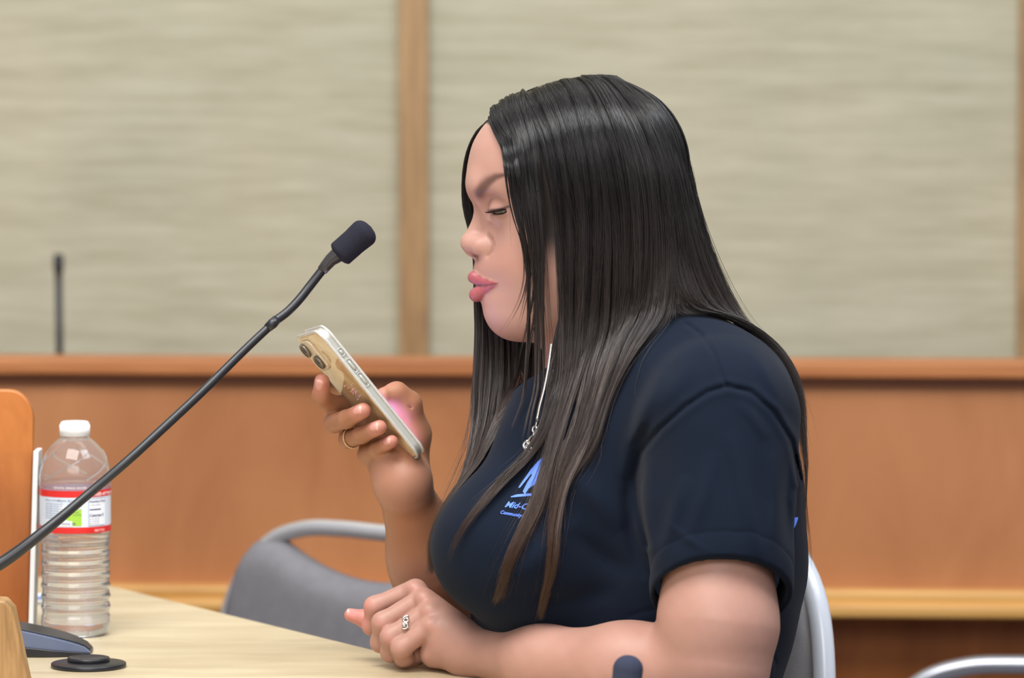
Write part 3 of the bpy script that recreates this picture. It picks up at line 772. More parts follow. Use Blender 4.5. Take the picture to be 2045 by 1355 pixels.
def near_sheets():
    P1 = G3([(985, 226, -.012), (1004, 290), (1020, 370), (1036, 450), (1052, 540, -.078), (1054, 620, -.076), (1052, 690, -.074), (1048, 760, -.074), (1040, 830, -.074), (1032, 880, -.074)], 205)
    P2 = G3([(1050, 184, -.008), (1072, 270), (1082, 380), (1090, 500), (1089, 600), (1090, 700), (1092, 800, -.085), (1090, 880, -.09), (1080, 940, -.10)], 175)
    L1a = G3([(1040, 188, -.008), (1080, 270), (1098, 360), (1108, 450), (1112, 550), (1112, 650), (1110, 750, -.088), (1108, 840, -.092), (1100, 915, -.10), (1072, 985, -.112), (1028, 1080, -.125), (988, 1200, -.125)], 175)
    L1b = G3([(1130, 157, -.005), (1172, 230), (1198, 330), (1210, 450), (1206, 560), (1196, 660), (1182, 760, -.090), (1160, 850, -.095), (1136, 930, -.10), (1098, 1010, -.115), (1048, 1100, -.125), (994, 1205, -.125)], 150)
    L2a = G3([(1105, 163, -.005), (1148, 245), (1172, 350), (1182, 470), (1180, 590), (1176, 690), (1168, 790, -.092), (1150, 890, -.10), (1116, 985, -.115), (1090, 1080, -.128), (1075, 1160, -.125), (1072, 1238, -.12)], 150)
    L2b = G3([(1180, 149, -.003), (1236, 215), (1282, 320), (1302, 430), (1302, 550), (1292, 650), (1268, 750, -.1), (1232, 840, -.10), (1186, 920, -.105), (1135, 1000, -.12), (1104, 1090, -.128), (1086, 1245, -.12)], 142)
    R1a = G3([(1160, 150, -.004), (1214, 225), (1250, 330), (1264, 450), (1266, 560), (1258, 660), (1240, 760, -.1), (1212, 840, -.10), (1172, 920, -.105), (1126, 990, -.11), (1100, 1060, -.12)], 145)
    R1b = G3([(1205, 149, -.002), (1272, 215), (1320, 320), (1338, 430), (1343, 540, -.085), (1334, 620, -.095), (1314, 690, -.105), (1288, 760, -.110), (1250, 840, -.11), (1204, 910, -.11), (1150, 985, -.11)], 142)
    B1 = G3([(1195, 149, -.002), (1268, 213), (1316, 320), (1336, 430), (1345, 520, -.083), (1362, 585, -.09), (1402, 630, -.085), (1460, 655, -.08), (1518, 692, -.08), (1562, 748, -.09), (1592, 815, -.10)], 142)
    B2 = G3([(1220, 150, 0), (1306, 215, -.055), (1352, 320, -.065), (1378, 430, -.065), (1408, 530, -.065), (1450, 615, -.065), (1512, 685, -.07), (1566, 765, -.08), (1598, 860, -.09), (1606, 930, -.09)], 142)
    B3 = G3([(1230, 151, .0), (1322, 215, -.0), (1367, 305, 0), (1396, 420, 0), (1430, 530, 0), (1478, 632, -.01), (1546, 712, -.03), (1590, 800, -.05), (1606, 890, -.06), (1606, 960, -.06)], 142)
    B4 = G3([(1230, 152, .0), (1310, 215, .04), (1355, 305, .06), (1384, 420, .06), (1414, 530, .06), (1456, 632, .06), (1516, 722, .06), (1560, 820, .05), (1575, 930, .04)], 142)
    W1 = G3([(1450, 615, -.065), (1512, 690, -.07), (1570, 780, -.08), (1602, 900, -.075), (1606, 1010, -.07), (1603, 1100, -.06), (1598, 1180, -.05)], 142)
    W2 = G3([(1480, 640, -.065), (1540, 715, -.07), (1585, 800, -.07), (1608, 900, -.06), (1604, 1010, -.06), (1599, 1100, -.05), (1594, 1160, -.04)], 142)
    T1 = G3([(1122, 600, -.066), (1104, 700, -.080), (1100, 790, -.092), (1088, 858, -.095), (1048, 908, -.1), (1000, 955, -.11), (950, 1030, -.12), (912, 1092, -.12), (893, 1130, -.12)], 142)
    T2 = G3([(1142, 600, -.066), (1130, 700, -.080), (1122, 800, -.092), (1102, 870, -.098), (1058, 920, -.105), (1008, 968, -.115), (958, 1035, -.12), (914, 1100, -.12), (886, 1140, -.12)], 142)
    sheet([P1, P2], 520, .004, 7, .93, (.60, .98), spread=.0005)
    sheet([P1, P2], 500, .006, 14, .45, (.36, .50), spread=.0008)
    sheet([L1a, L1b], 1900, .014, 15, .72, (.70, 1.0), tipconv=.72, spread=.0016)
    sheet([L2a, L2b], 2300, .016, 16, .72, (.70, 1.0), tipconv=.72, spread=.0016)
    sheet([R1a, R1b], 1900, .014, 15, .72, (.70, 1.0))
    sheet([R1b, B1], 1000, .012, 16, .45, (.48, .70))
    M1 = [tuple(a) for a in .30*spline(R1b, 40)+.70*spline(B1, 40)]
    sheet([M1, B1, B2], 1300, .012, 12, .3, (.50, .74))
    sheet([B1, B2, B3], 1700, .008, 26, .5, (.55, 1.0))
    sheet([B3, B4], 450, .01, 14, .5, (.7, 1.0))
    sheet([W1, W2], 26, .006, 6, .6, (.6, 1.0), rad=.0002)
    sheet([T1, T2], 110, .003, 5, .5, (.6, 1.0), tipconv=.3, spread=.0016)
    # fine strands across the cheek
    for pl in ([(990, 240, -.02), (1006, 320), (1016, 390), (1028, 440), (1044, 490), (1048, 550, -.075), (1036, 600, -.074), (1015, 640, -.072), (995, 668, -.07)],
               [(1000, 240, -.02), (1016, 320), (1030, 400), (1044, 470), (1057, 540, -.076), (1050, 590, -.075), (1038, 640, -.072), (1026, 672, -.07)],
               [(1010, 230, -.02), (1024, 320), (1038, 400), (1052, 480), (1062, 570, -.077), (1056, 620, -.076), (1044, 670, -.074), (1034, 715, -.072), (1025, 760, -.07)],
               [(1015, 230, -.02), (1030, 320), (1044, 400), (1058, 490), (1068, 580, -.077), (1064, 640, -.076), (1054, 700, -.074), (1048, 770, -.072), (1055, 830, -.07)]):
        a = G3(pl, 205); sheet([a, [tuple(np.array(q)+[.0028, 0, -.0006]) for q in a]], 26, .002, 2, .8, (.72, 1.0), spread=.0005, rad=.00024)
def far_sheets():
    A = G3([(972, 246, .010), (942, 276, .034), (927, 318, .046), (922, 365, .052), (926, 415, .055), (940, 465, .055), (950, 525, .050), (950, 600, .045), (950, 680, .040), (944, 780, .030), (943, 840, .02), (930, 925, .0), (898, 1010, -.02), (868, 1080, -.03), (850, 1150, -.04)], 205, 1)
    B = G3([(985, 228, .015), (956, 285, .052), (950, 345, .068), (946, 410, .072), (955, 480, .070), (966, 560, .066), (974, 640, .060), (978, 720, .050), (972, 800, .035), (962, 860, .02), (935, 940, -.01), (900, 1020, -.03), (872, 1085, -.035), (856, 1150, -.04)], 205, 1)
    C = G3([(1005, 205, .015), (1000, 300, .070), (1004, 400, .078), (1010, 500, .078), (1014, 600, .074), (1018, 700, .060), (1016, 780, .040), (1004, 850, .01), (970, 930, -.015), (928, 1010, -.035), (890, 1085, -.04), (862, 1150, -.045)], 185, 1)
    D = G3([(1060, 178, .015), (1080, 300, .080), (1090, 450, .083), (1092, 600, .080), (1090, 690, .055), (1074, 770, .02), (1045, 835, -.01), (1008, 890, -.025), (965, 955, -.035), (925, 1030, -.045), (893, 1090, -.05), (872, 1140, -.05)], 165, 1)
    E = G3([(1180, 150, .01), (1230, 300, .083), (1240, 450, .088), (1230, 600, .09), (1200, 720, .09), (1150, 830, .09), (1090, 930, .09), (1040, 1020, .09)], 145, 1)
    F = G3([(1230, 152, .01), (1310, 240, .06), (1345, 350, .07), (1350, 480, .08), (1340, 600, .09), (1320, 720, .09), (1260, 830, .10)], 145, 1)
    sheet([A, B], 420, .008, 9, .82, (.80, 1.0), spread=.0009)
    sheet([B, C], 1100, .010, 14, .65, (.84, 1.0))
    sheet([C, D], 1300, .012, 16, .6, (.84, 1.0))
    sheet([D, E, F], 1500, .010, 20, .4, (.8, 1.0))
def make_hair(parent, mat, push):
    near_sheets(); far_sheets()
    PT = []; RD = []; TT = []; SEED = []
    lay = []
    for S in SH_:
        g = np.array(S['g']); m = len(g)-1; n = int(S['n']*1.45); K = S['clumps']
        s = RNG.random(n); 
        cs = np.sort((np.arange(K)+RNG.random(K)*.9)/K); ci = np.argmin(np.abs(s[:, None]-cs[None]+RNG.normal(size=(n, 1))*.15/K), 1)
        t = np.linspace(0, 1, NH)[None, :]
        k = S['clump']*np.clip((t-.12)/.88, 0, 1)**.8
        coff = RNG.normal(size=K)*.35/K
        S_ = s[:, None]*(1-k)+(cs+coff)[ci][:, None]*k
        S_ = S_*(1-S['tipconv']*t**2.2)+.5*S['tipconv']*t**2.2
        S_ = np.clip(S_, 0, 1)*m; i = np.clip(S_.astype(int), 0, m-1); f = (S_-i)[..., None]; ti = np.arange(NH)[None, :].repeat(n, 0)
        P = g[i, ti]*(1-f)+g[i+1, ti]*f
        # length
        t1 = RNG.uniform(*S['t1'], size=n); idx = t1[:, None]*np.linspace(0, 1, NH)[None]*(NH-1)
        i0 = np.clip(idx.astype(int), 0, NH-2); fr = (idx-i0)[..., None]
        P = np.take_along_axis(P, i0[..., None].repeat(3, 2), 1)*(1-fr)+np.take_along_axis(P, (i0+1)[..., None].repeat(3, 2), 1)*fr
        # clump waviness + strand jitter
        tt = np.linspace(0, 1, NH)[None, :, None]
        for a, q in ((S['spread']*.9, ci), (S['spread']*.7, None)):
            cnt = K if q is not None else n
            amp = RNG.normal(size=(cnt, 1, 3))*a*np.array([1, .2, .8]); fq = RNG.uniform(2, 5, size=(cnt, 1, 1)); ph = RNG.uniform(0, 6.28, size=(cnt, 1, 1))
            w_ = amp*np.sin(fq*tt*2+ph)*np.clip(tt*4, 0, 1)+RNG.normal(size=(cnt, 1, 3))*a*.8*np.clip(tt*3, 0.15, 1)*np.array([1, .3, .6])
            P = P+(w_[q] if q is not None else w_)
        # stray strands
        st = RNG.random(n) < .035; P[st] += (RNG.normal(size=(st.sum(), 1, 3))*.006*np.array([1, .4, .8]))*np.clip(tt-.3, 0, 1)**1.3*2
        depth = RNG.random(n)**1.2*S['thick']; cd_ = RNG.random(K)*S['thick']*.9
        lay.append(np.clip(depth*.7+cd_[ci]*.6, 0, None))
        PT.append(P); RD.append(np.full(n, S['rad'])*RNG.uniform(.7, 1.25, n)); TT.append(np.array(np.linspace(0, 1, NH)[None]*t1[:, None]))
        SEED.append(np.stack([RNG.random(K)[ci], RNG.random(n)], 1))
    # fly-aways round the crown and the back
    nf = 70; P = np.zeros((nf, NH, 3))
    for k in range(nf):
        q = [(1010, 198), (1060, 172), (1120, 152), (1190, 144), (1260, 165), (1330, 230), (1375, 320), (1400, 430), (1440, 540), (1500, 640), (1560, 730)]
        a = RNG.integers(0, len(q)-3); b = q[a:a+4]; off = RNG.normal()*3; c = spline([(x+off*.3+RNG.normal()*3, y+11-abs(off)*.5*(j > 0), RNG.normal()*.002-.01) for j, (x, y) in enumerate(b)], NH)
        ln = RNG.uniform(.3, 1.); c = spline(c[:max(6, int(NH*ln))], NH)
        P[k] = np.array([Q(*z) for z in c])
    PT.append(P); RD.append(np.full(nf, .00013)); TT.append(np.linspace(0, .3, NH)[None].repeat(nf, 0)); SEED.append(RNG.random((nf, 2))); lay.append(np.zeros(nf))
    P = np.concatenate(PT); R = np.concatenate(RD); T = np.concatenate(TT); SD = np.concatenate(SEED); D = np.concatenate(lay)
    n = len(P); nfly = nf
    # settle inwards by layer, then lie on the body and cloth rather than in them
    sgn = np.sign(P[..., 2].mean(1)); P[:n-nfly, :, 2] -= (sgn*D)[:n-nfly, None]*np.clip(np.linspace(0, 1, NH)*4, 0, 1)[None]
    flat = P.reshape(-1, 3).astype(F32); off = (.0012+.0075*(1-np.clip(D/.010, 0, 1)))[:, None].repeat(NH, 1); off[:, 0] = .001; off[:, 1] *= .6; off = off.reshape(-1).astype(F32)
    for it in range(2):
        for i in range(0, len(flat), 120000):
            q = flat[i:i+120000]; d = field(push, q); b = np.where(d < off[i:i+120000])[0]
            if len(b): q[b] += (off[i:i+120000][b]-d[b])[:, None]*grad(push, q[b])*(.9)
            flat[i:i+120000] = q
    P2 = flat.reshape(n, NH, 3).astype(float); dlt = P2-P
    for _ in range(2): dlt[:, 1:-1] = (dlt[:, :-2]+2*dlt[:, 1:-1]+dlt[:, 2:])/4
    P = P+dlt; P[n-nfly:] = np.concatenate(PT)[n-nfly:]
    # 3-sided tubes
    Tn = np.gradient(P, axis=1); Tn /= np.linalg.norm(Tn, axis=2)[..., None]+1e-9
    e1 = np.cross(Tn, np.array([0, 0, 1.])); e1 /= np.linalg.norm(e1, axis=2)[..., None]+1e-9; e2 = np.cross(Tn, e1)
    rr = R[:, None]*np.interp(np.linspace(0, 1, NH), [0, .05, .70, 1], [.7, 1, .85, .10])[None]
    V = np.empty((n, NH, 3, 3)); 
    for k in range(3):
        a = 2*math.pi*k/3+SD[:, 1]*6; V[:, :, k] = P+rr[..., None]*(np.cos(a)[:, None, None]*e1+np.sin(a)[:, None, None]*e2)
    base = (np.arange(n)[:, None, None]*NH+np.arange(NH-1)[None, :, None])*3+np.arange(3)[None, None, :]
    nxt = (np.arange(n)[:, None, None]*NH+np.arange(NH-1)[None, :, None])*3+((np.arange(3)+1) % 3)[None, None, :]
    Fq = np.stack([base, nxt, nxt+3, base+3], -1).reshape(-1, 4)
    # colour: near-black at the roots, ash brown with painted grey sheen by the shoulders, warm brown ends
    y = CY-P[..., 1]*2250
    c0 = np.array([.0115, .0095, .0098]); c1 = np.array([.029, .0200, .0165]); c2 = np.array([.125, .096, .086]); c3 = np.array([.100, .047, .023])
    m1 = np.clip((y-300)/300, 0, 1)[..., None]; m2 = np.clip((y-560-SD[:, :1]*60)/240, 0, 1)[..., None]; m3 = np.clip((y-850-SD[:, :1]*60)/220, 0, 1)[..., None]
    wgt = (.10+1.5*SD[:, :1]**2.2)[..., None]; 
    C = c0+(c1-c0)*m1; C = C*(1-m2*np.clip(wgt, 0, 1))+c2*m2*wgt; C = C*(1-m3*.85)+c3*m3*.85
    C = C*(.45+.95*SD[:, 1]**1.5)[:, None, None]
    col = np.ones((n, NH, 3, 4)); col[..., :3] = C[:, :, None, :]
    print('hair strands', n)
    return mesh('hair', W(V.reshape(-1, 3)), Fq, mat, parent, True, True, {'hair_tint': col.reshape(-1, 4)})
# ------------------------------------------------------------------ the room
def S(o, lab=None): o['kind'] = 'structure'; 
def build_room():
    # fabric-covered wall
    m, nt, b = newmat('wall_fabric'); L = nt.links.new
    tc = N(nt, 'ShaderNodeTexCoord'); mp = N(nt, 'ShaderNodeMapping'); mp.inputs['Scale'].default_value = (3., 3., 42.); L(tc.outputs['Object'], mp.inputs[0])
    n1 = N(nt, 'ShaderNodeTexNoise', Scale=2.4, Detail=6., Roughness=.65, Distortion=.3); L(mp.outputs[0], n1.inputs['Vector'])
    n2 = N(nt, 'ShaderNodeTexNoise', Scale=2.2, Detail=3.); L(tc.outputs['Object'], n2.inputs['Vector'])
    cr = N(nt, 'ShaderNodeValToRGB'); cr.color_ramp.elements[0].position = .32; cr.color_ramp.elements[1].position = .68
    cr.color_ramp.elements[0].color = lin(170, 165, 144); cr.color_ramp.elements[1].color = lin(194, 190, 171); L(n1.outputs[0], cr.inputs[0])
    mx = N(nt, 'ShaderNodeMix', _data_type='RGBA', _blend_type='MULTIPLY'); mx.inputs[0].default_value = 1.
    c2 = N(nt, 'ShaderNodeValToRGB'); c2.color_ramp.elements[0].position = .35; c2.color_ramp.elements[1].position = .65
    c2.color_ramp.elements[0].color = (.90, .93, .90, 1); c2.color_ramp.elements[1].color = (1, .985, .95, 1)
    L(n2.outputs[0], c2.inputs[0]); L(cr.outputs[0], mx.inputs[6]); L(c2.outputs[0], mx.inputs[7]); L(mx.outputs[2], b.inputs['Base Color']); b.inputs['Roughness'].default_value = .95
    b.inputs['Specular IOR Level'].default_value = .1
    bp = N(nt, 'ShaderNodeBump', Strength=.2, Distance=.003); L(n1.outputs[0], bp.inputs['Height']); L(bp.outputs[0], b.inputs['Normal'])
    YW = 2.30
    mb = MB().box((-3.2, YW, 0), (3.2, YW+.12, 3.2)); o = mb.build('wall_back', m); S(o)
    fl = MB().box((-3.2, -4.6, -.05), (3.2, YW+.12, 0)).build('floor', plain('carpet', lin(96, 88, 84), .95, bump=.5, bscale=400, var=.2)); S(fl)
    woodb = wood('batten_wood', lin(142, 110, 72), lin(174, 140, 96), (6, 6, .8), .45, sc=5)
    for i, (xa, xb) in enumerate(((797, 855), (2037, 2100), (-470, -412))):
        a = onY(xa, 350, YW-.025)[0]; c = onY(xb, 350, YW-.025)[0]
        t = MB().box((a, YW-.025, .5), (c, YW+.01, 3.2)).build('trim_%d' % (i+1), woodb, bevel=.003); S(t)
    # wainscot partition in front of the wall, turned a little
    ang = math.atan2(-(22-0)/2045*.0, 1); YD = 1.45
    pan = wood('partition_veneer', lin(156, 98, 57), lin(188, 127, 82), (1, 1, .35), .38, dist=1.2, sc=7, fleck=.6)
    rail = wood('rail_wood', lin(152, 90, 46), lin(186, 120, 70), (.4, 4, 6), .5, sc=6)
    ledge = wood('ledge_wood', lin(180, 128, 62), lin(218, 170, 100), (.4, 4, 6), .38, sc=6)
    dark = wood('lower_panel_veneer', lin(140, 78, 30), lin(176, 106, 52), (1, 1, .3), .4, sc=6)
    L0, R0 = onY(0, 712, YD), onY(2045, 735, YD-.02); k = (R0[2]-L0[2])/(R0[0]-L0[0])
    yk = -.42; kk = .0  # the partition runs slightly nearer to the right
    def zed(py, x): return 0
    rot = Matrix.Rotation(math.radians(-3.2), 4, 'Z'); base = Matrix.Translation((0, YD, 0))@rot
    def yat(px): 
        # depth of the partition's face under reference column px
        x0 = ray(px, 700)[0]/ray(px, 700)[1]; th = math.radians(-3.2)
        # point = (X, YD + X*tan th); X = x0*(Y+4)
        X = x0*(YD+4)/(1-x0*math.tan(th)); return YD+X*math.tan(th)
    def zat(px, py): y = yat(px); return onY(px, py, y)[2]
    zt = (zat(300, 709)+zat(1800, 727))/2; zr = (zat(300, 744)+zat(1800, 757))/2; zg = (zat(300, 757)+zat(1800, 768))/2
    zl = (zat(330, 1152)+zat(1850, 1190))/2; zb = (zat(330, 1205)+zat(1850, 1240))/2
    root = empty('partition', (0, YD, 0), math.radians(-3.2)); tag(root, 'long low wood-panelled partition with a capped rail running behind the chairs', 'partition')
    def bx(lo, hi, name, mat, bev=.0): return MB().box(lo, hi).build(name, mat, root, world=False, bevel=bev)
    bx((-2.6, 0, zl-.02), (2.6, .02, zr+.01), 'front_panel', pan)
    bx((-2.6, -.022, zr), (2.6, .055, zt), 'cap_rail', rail, .003)
    bx((-2.6, -.008, zg-.004), (2.6, .01, zr), 'rail_molding', plain('dark_rail_wood', lin(120, 68, 36), .5), .002)  # darker wood strip under the cap rail
    bx((-2.6, -.030, zb+.012), (2.6, .03, zl), 'ledge', ledge, .005)
    bx((-2.6, -.040, zb), (2.6, .03, zb+.016), 'ledge_lip', ledge, .004)
    bx((-2.6, .05, 0), (2.6, .07, zb+.01), 'lower_panel', dark)
    # counter behind the partition carries the far microphone
    ct = MB().box((-2.2, YD+.25, zt-.16), (2.2, YD+.70, zt-.12)).build('counter', rail, bevel=.004); 
    cb = MB().box((-2.15, YD+.30, 0), (2.15, YD+.66, zt-.1601)).build('counter_base', pan); cb.parent = ct
    tag(ct, 'wooden counter behind the low partition', 'counter'); return zt-.12, YD
def vesa_mic(): pass
def build_table():
    top = wood('table_maple', lin(188, 170, 136), lin(212, 196, 162), (1.2, 5.5, 5), .32, dist=.6, sc=5, fleck=.25, coat=.25)
    edge = wood('table_edge_wood', lin(190, 150, 100), lin(210, 172, 122), (4, 4, 4), .4)
    A = onZ(980, 1355, TZ); Bp = onZ(214, 1168, TZ); Cc = onZ(60, 1150, TZ)
    d = (A-Bp).normalized(); A2 = A+d*1.1; 
    d2 = (Cc-Bp).normalized(); C2 = Bp+d2*1.3
    poly = [(A2[0], A2[1]), (Bp[0], Bp[1]), (C2[0], C2[1]), (C2[0], A2[1])]
    root = empty('table', (-.6, -.2, 0)); tag(root, 'pale maple-topped table the person leans on, its edge slanting across the picture', 'table')
    mb = MB(); mb.prism(poly, TZ-.032, TZ, Matrix.Identity(4)); o = mb.build('tabletop', top, root, bevel=.003)
    # panel legs under it
    n_ = Vector((-d[1], d[0], 0)); 
    if n_.x > 0: n_ = -n_
    for t in (.12, 1.45):
        p = Vector((Bp[0], Bp[1], 0))+Vector((d[0], d[1], 0))*t+n_*.42
        M = Matrix.Translation(p)@Matrix.Rotation(math.atan2(n_[1], n_[0]), 4, 'Z')
        MB().box((-.28, -.02, 0), (.28, .02, TZ-.032), M).build('leg', edge, root, bevel=.003)
    return A, Bp, d
def tubeobj(pts, r, name, mat, par, n=16, world=True, closed=False):
    v, f = tube(pts, r, n, closed=closed); return MB().add(v, f).build(name, mat, par, True, world=world)
def build_chair(loc, rz, ztop, label, tubemat, fabric, group=None, r=.0105, pad=.020):
    """stacking chair: tube frame, padded back with a dipped top. local: back plane x, seat towards -y"""
    root = empty('stacking_chair', loc, rz); tag(root, label, 'chair', group)
    W2 = .225; zt = ztop
    def arch(s, z): return z
    # back hoop
    half = [(W2, 0, .40), (W2, 0, zt-.20), (W2-.004, 0, zt-.13), (W2-.025, 0, zt-.065), (W2-.065, 0, zt-.022), (W2-.115, 0, zt-.004), (W2-.17, 0, zt), (0, 0, zt)]
    pts = half+[(-x, y, z) for x, y, z in reversed(half[:-1])]; pts = [(x, .05*(z-.4)/.4, z) for x, y, z in pts]
    tubeobj([tuple(q) for q in spline(pts, 90)], r, 'back_frame', tubemat, root, world=False)
    # padded back: outline with lobes and a dip, pillowed
    nx, nz = 40, 26; V = []; 
    def topz(u): return zt-.019-.034*(1-min(1, abs(u)/.66)**2.)-.10*max(0, (abs(u)-.80)/.20)**2.2
    zb = zt-.36
    for side in (-1, 1):
        for j in range(nz+1):
            for i in range(nx+1):
                u = -1+2*i/nx; v = j/nz; x = u*(W2-.016); z = zb+(topz(u)-zb)*v
                e = min(1, (1-abs(u))/.14)*1.0; g = min(1, v/.1, (1-v)/.1)
                th = .006+pad*(max(0, 1-(1-min(1, e))**2))**.5*(max(0, 1-(1-g)**2))**.5
                V.append((x, .05*(z-.4)/.4+side*th, z))
    Fc = []; M1 = (nx+1)*(nz+1)
    for s_ in (0, 1):
        for j in range(nz):
            for i in range(nx):
                a = s_*M1+j*(nx+1)+i; q = (a, a+1, a+nx+2, a+nx+1); Fc.append(q if s_ == 0 else q[::-1])
    per = [i for i in range(nx+1)]+[j*(nx+1)+nx for j in range(1, nz+1)]+[nz*(nx+1)+i for i in range(nx-1, -1, -1)]+[j*(nx+1) for j in range(nz-1, 0, -1)]
    for a, b_ in zip(per, per[1:]+per[:1]): Fc.append((a, M1+a, M1+b_, b_))
    mesh('backrest', np.array(V), Fc, fabric, root, True)
    # seat
    V = []; Fc = []; nx, ny = 24, 24
    for side in (0, 1):
        for j in range(ny+1):
            for i in range(nx+1):
                u = -1+2*i/nx; v = -1+2*j/ny; k_ = (1-abs(u)**5)*(1-abs(v)**5)
                V.append((u*(.22-.02*(v < 0)*abs(v)), -.24+v*.21, .43+(.035*max(0, k_)**.4 if side else -.012)))
    M1 = (nx+1)*(ny+1)
    for s_ in (0, 1):
        for j in range(ny):
            for i in range(nx): a = s_*M1+j*(nx+1)+i; q = (a, a+1, a+nx+2, a+nx+1); Fc.append(q if s_ else q[::-1])
    per = [i for i in range(nx+1)]+[j*(nx+1)+nx for j in range(1, ny+1)]+[ny*(nx+1)+i for i in range(nx-1, -1, -1)]+[j*(nx+1) for j in range(ny-1, 0, -1)]
    for a, b_ in zip(per, per[1:]+per[:1]): Fc.append((a, b_, M1+b_, M1+a))
    mesh('seat', np.array(V), Fc, fabric, root, True)
    for sx in (-1, 1):
        tubeobj(spline([(sx*W2, 0, .42), (sx*W2, .02, .25), (sx*(W2+.01), .07, .0)], 16), r, 'leg', tubemat, root, world=False)
        tubeobj(spline([(sx*W2, 0, .405), (sx*W2, -.2, .408), (sx*W2, -.40, .405), (sx*W2, -.435, .36), (sx*(W2+.005), -.45, .0)], 30), r, 'leg', tubemat, root, world=False)
    return root
def build_bottle(base):
    """half-litre water bottle, lathe about its own axis"""
    s = 1.0; root = empty('water_bottle', base); tag(root, 'clear plastic water bottle with a white cap and red-banded label', 'bottle')
    pla, nt, b = newmat('clear_plastic'); L = nt.links.new
    b.inputs['Base Color'].default_value = (.96, .96, .98, 1); b.inputs['Transmission Weight'].default_value = .95; b.inputs['Roughness'].default_value = .03; b.inputs['IOR'].default_value = 1.30
    pla2, nt, b = newmat('bottle_water'); b.inputs['Base Color'].default_value = (.98, .99, 1, 1); b.inputs['Transmission Weight'].default_value = 1; b.inputs['Roughness'].default_value = .0; b.inputs['IOR'].default_value = 1.33
    prof = [(0, .006), (.012, .004), (.020, .0015), (.026, .001), (.0300, .004), (.0318, .010), (.0322, .012), (.0318, .0165)]
    z = .0175
    for k in range(7):
        prof += [(.0318, z), (.0311, z+.0020), (.0308, z+.0041), (.0311, z+.0062), (.0318, z+.0083), (.0322, z+.0092)]; z += .0103
    prof += [(.0318, z+.002), (.0322, z+.006), (.0322, z+.048), (.0332, z+.052), (.0334, z+.054)]
    zl0, zl1 = .0990, .1390
    zs = .1440
    prof += [(.0330, zs+.003), (.0334, zs+.0055), (.0326, zs+.012), (.0308, zs+.019), (.0280, zs+.0255), (.0240, zs+.0320), (.0190, zs+.0375), (.0146, zs+.0410), (.0124, zs+.0430), (.0122, zs+.0465)]
    top = zs+.0455
    prof = [(r*s*1.02, h*s) for r, h in prof]
    P = spline([(r, h, 0) for r, h in prof], 260)[:, :2]
    m = MB(); m.lathe([(max(1e-5, r), h) for r, h in P]+[(P[-1][0]-.0012, P[-1][1])]+[(max(1e-5, r-.0006), h+.0005*(i == 0)) for i, (r, h) in reversed(list(enumerate(P)))], 72)
    m.build('shell', pla, root, True, world=False)
    wl = [(max(1e-5, r-.0009), h+.0008) for r, h in P if h < .128]
    m = MB(); m.lathe(wl+[(1e-5, wl[-1][1])], 72); m.build('water', pla2, root, True, world=False)
    # moulded swirl ribs of the shoulder
    for k in range(5):
        pts = []
        for q in np.linspace(0, 1, 26):
            h = (zs+.004+.026*q)*s; r = np.interp(h, P[:, 1], P[:, 0]); a = k*2*math.pi/5+q*1.5-1.2; pts.append((r*math.cos(a), r*math.sin(a), h))
        tubeobj(pts, .0008, 'rib', pla, root, 8, world=False)
    capm = plain('white_cap', lin(240, 240, 240), .35); hc = top*s
    m = MB(); m.lathe([(1e-5, .0135), (.0118, .0135), (.0134, .0122), (.0137, .011), (.0138, .0005), (.0134, 0), (.0118, 0)], 64, (0, 0, hc-.0015))
    c = m.build('cap', capm, root, True, world=False, bevel=0)
    mb = MB()
    for k in range(60):
        a = 2*math.pi*k/60; v, f = tube([(.0139*math.cos(a), .0139*math.sin(a), hc), (.0139*math.cos(a), .0139*math.sin(a), hc+.0088)], .00035, 5); mb.add(v, f)
    mb.build('cap_ridges', capm, c, True, world=False)
    m = MB(); m.lathe([(.0128, 0), (.0134, 0), (.0134, .0026), (.0128, .0026)], 48, (0, 0, hc-.0052)); m.build('neck_ring', pla, root, True, world=False)
    # wrap-around label; angle 0 faces the camera, increasing to the right
    z0, z1 = zl0*s, zl1*s; R0 = .0322*s*1.02+.0005
    lab = empty('label', parent=root)
    def wrap(poly_v, faces, name, mat, lift=0., par=None):
        V = []
        for (x, y) in poly_v: a = x/R0; V.append(((R0+lift)*math.sin(a), -(R0+lift)*math.cos(a), y))
        return mesh(name, np.array(V), faces, mat, par or lab, True)
    def patch(xa, xb, ya, yb, name, mat, lift):
        n = max(2, int(abs(xb-xa)/.0012)); V = [(xa+(xb-xa)*i/n, y) for i in range(n+1) for y in (ya, yb)]
        return wrap(V, [(2*i, 2*i+2, 2*i+3, 2*i+1) for i in range(n)], name, mat, lift)
    C = math.pi*R0
    paper = plain('label_white', lin(214, 224, 238), .35); red = plain('label_red', lin(214, 40, 38), .35); grn = plain('label_green', lin(160, 205, 70), .4)
    ink = plain('label_ink', lin(45, 60, 105), .5); wht = plain('label_letter_white', lin(245, 240, 240), .4); pale = plain('label_pale', lin(236, 240, 246), .4)
    H = z1-z0
    patch(-C, C, z0, z1, 'label_paper', paper, 0)
    patch(-C, C, z1-.0062, z1, 'red_band', red, .0002); patch(-C, C, z0, z0+.0058, 'red_band', red, .0002)
    patch(-.0125, .0105, z0+.0062, z0+.0262, 'pale_panel', pale, .0002)
    patch(-.004, .0092, z0+.0072, z0+.0225, 'green_square', grn, .0004); patch(-.0068, -.004, z0+.0130, z0+.0205, 'green_square', grn, .0004)
    patch(-.0115, -.0008+.0012, z0+.0072, z0+.0118, 'name_plate', pale, .0006)
    patch(.0158, .0352, z0+.0070, z1-.0078, 'facts_panel', pale, .0003)
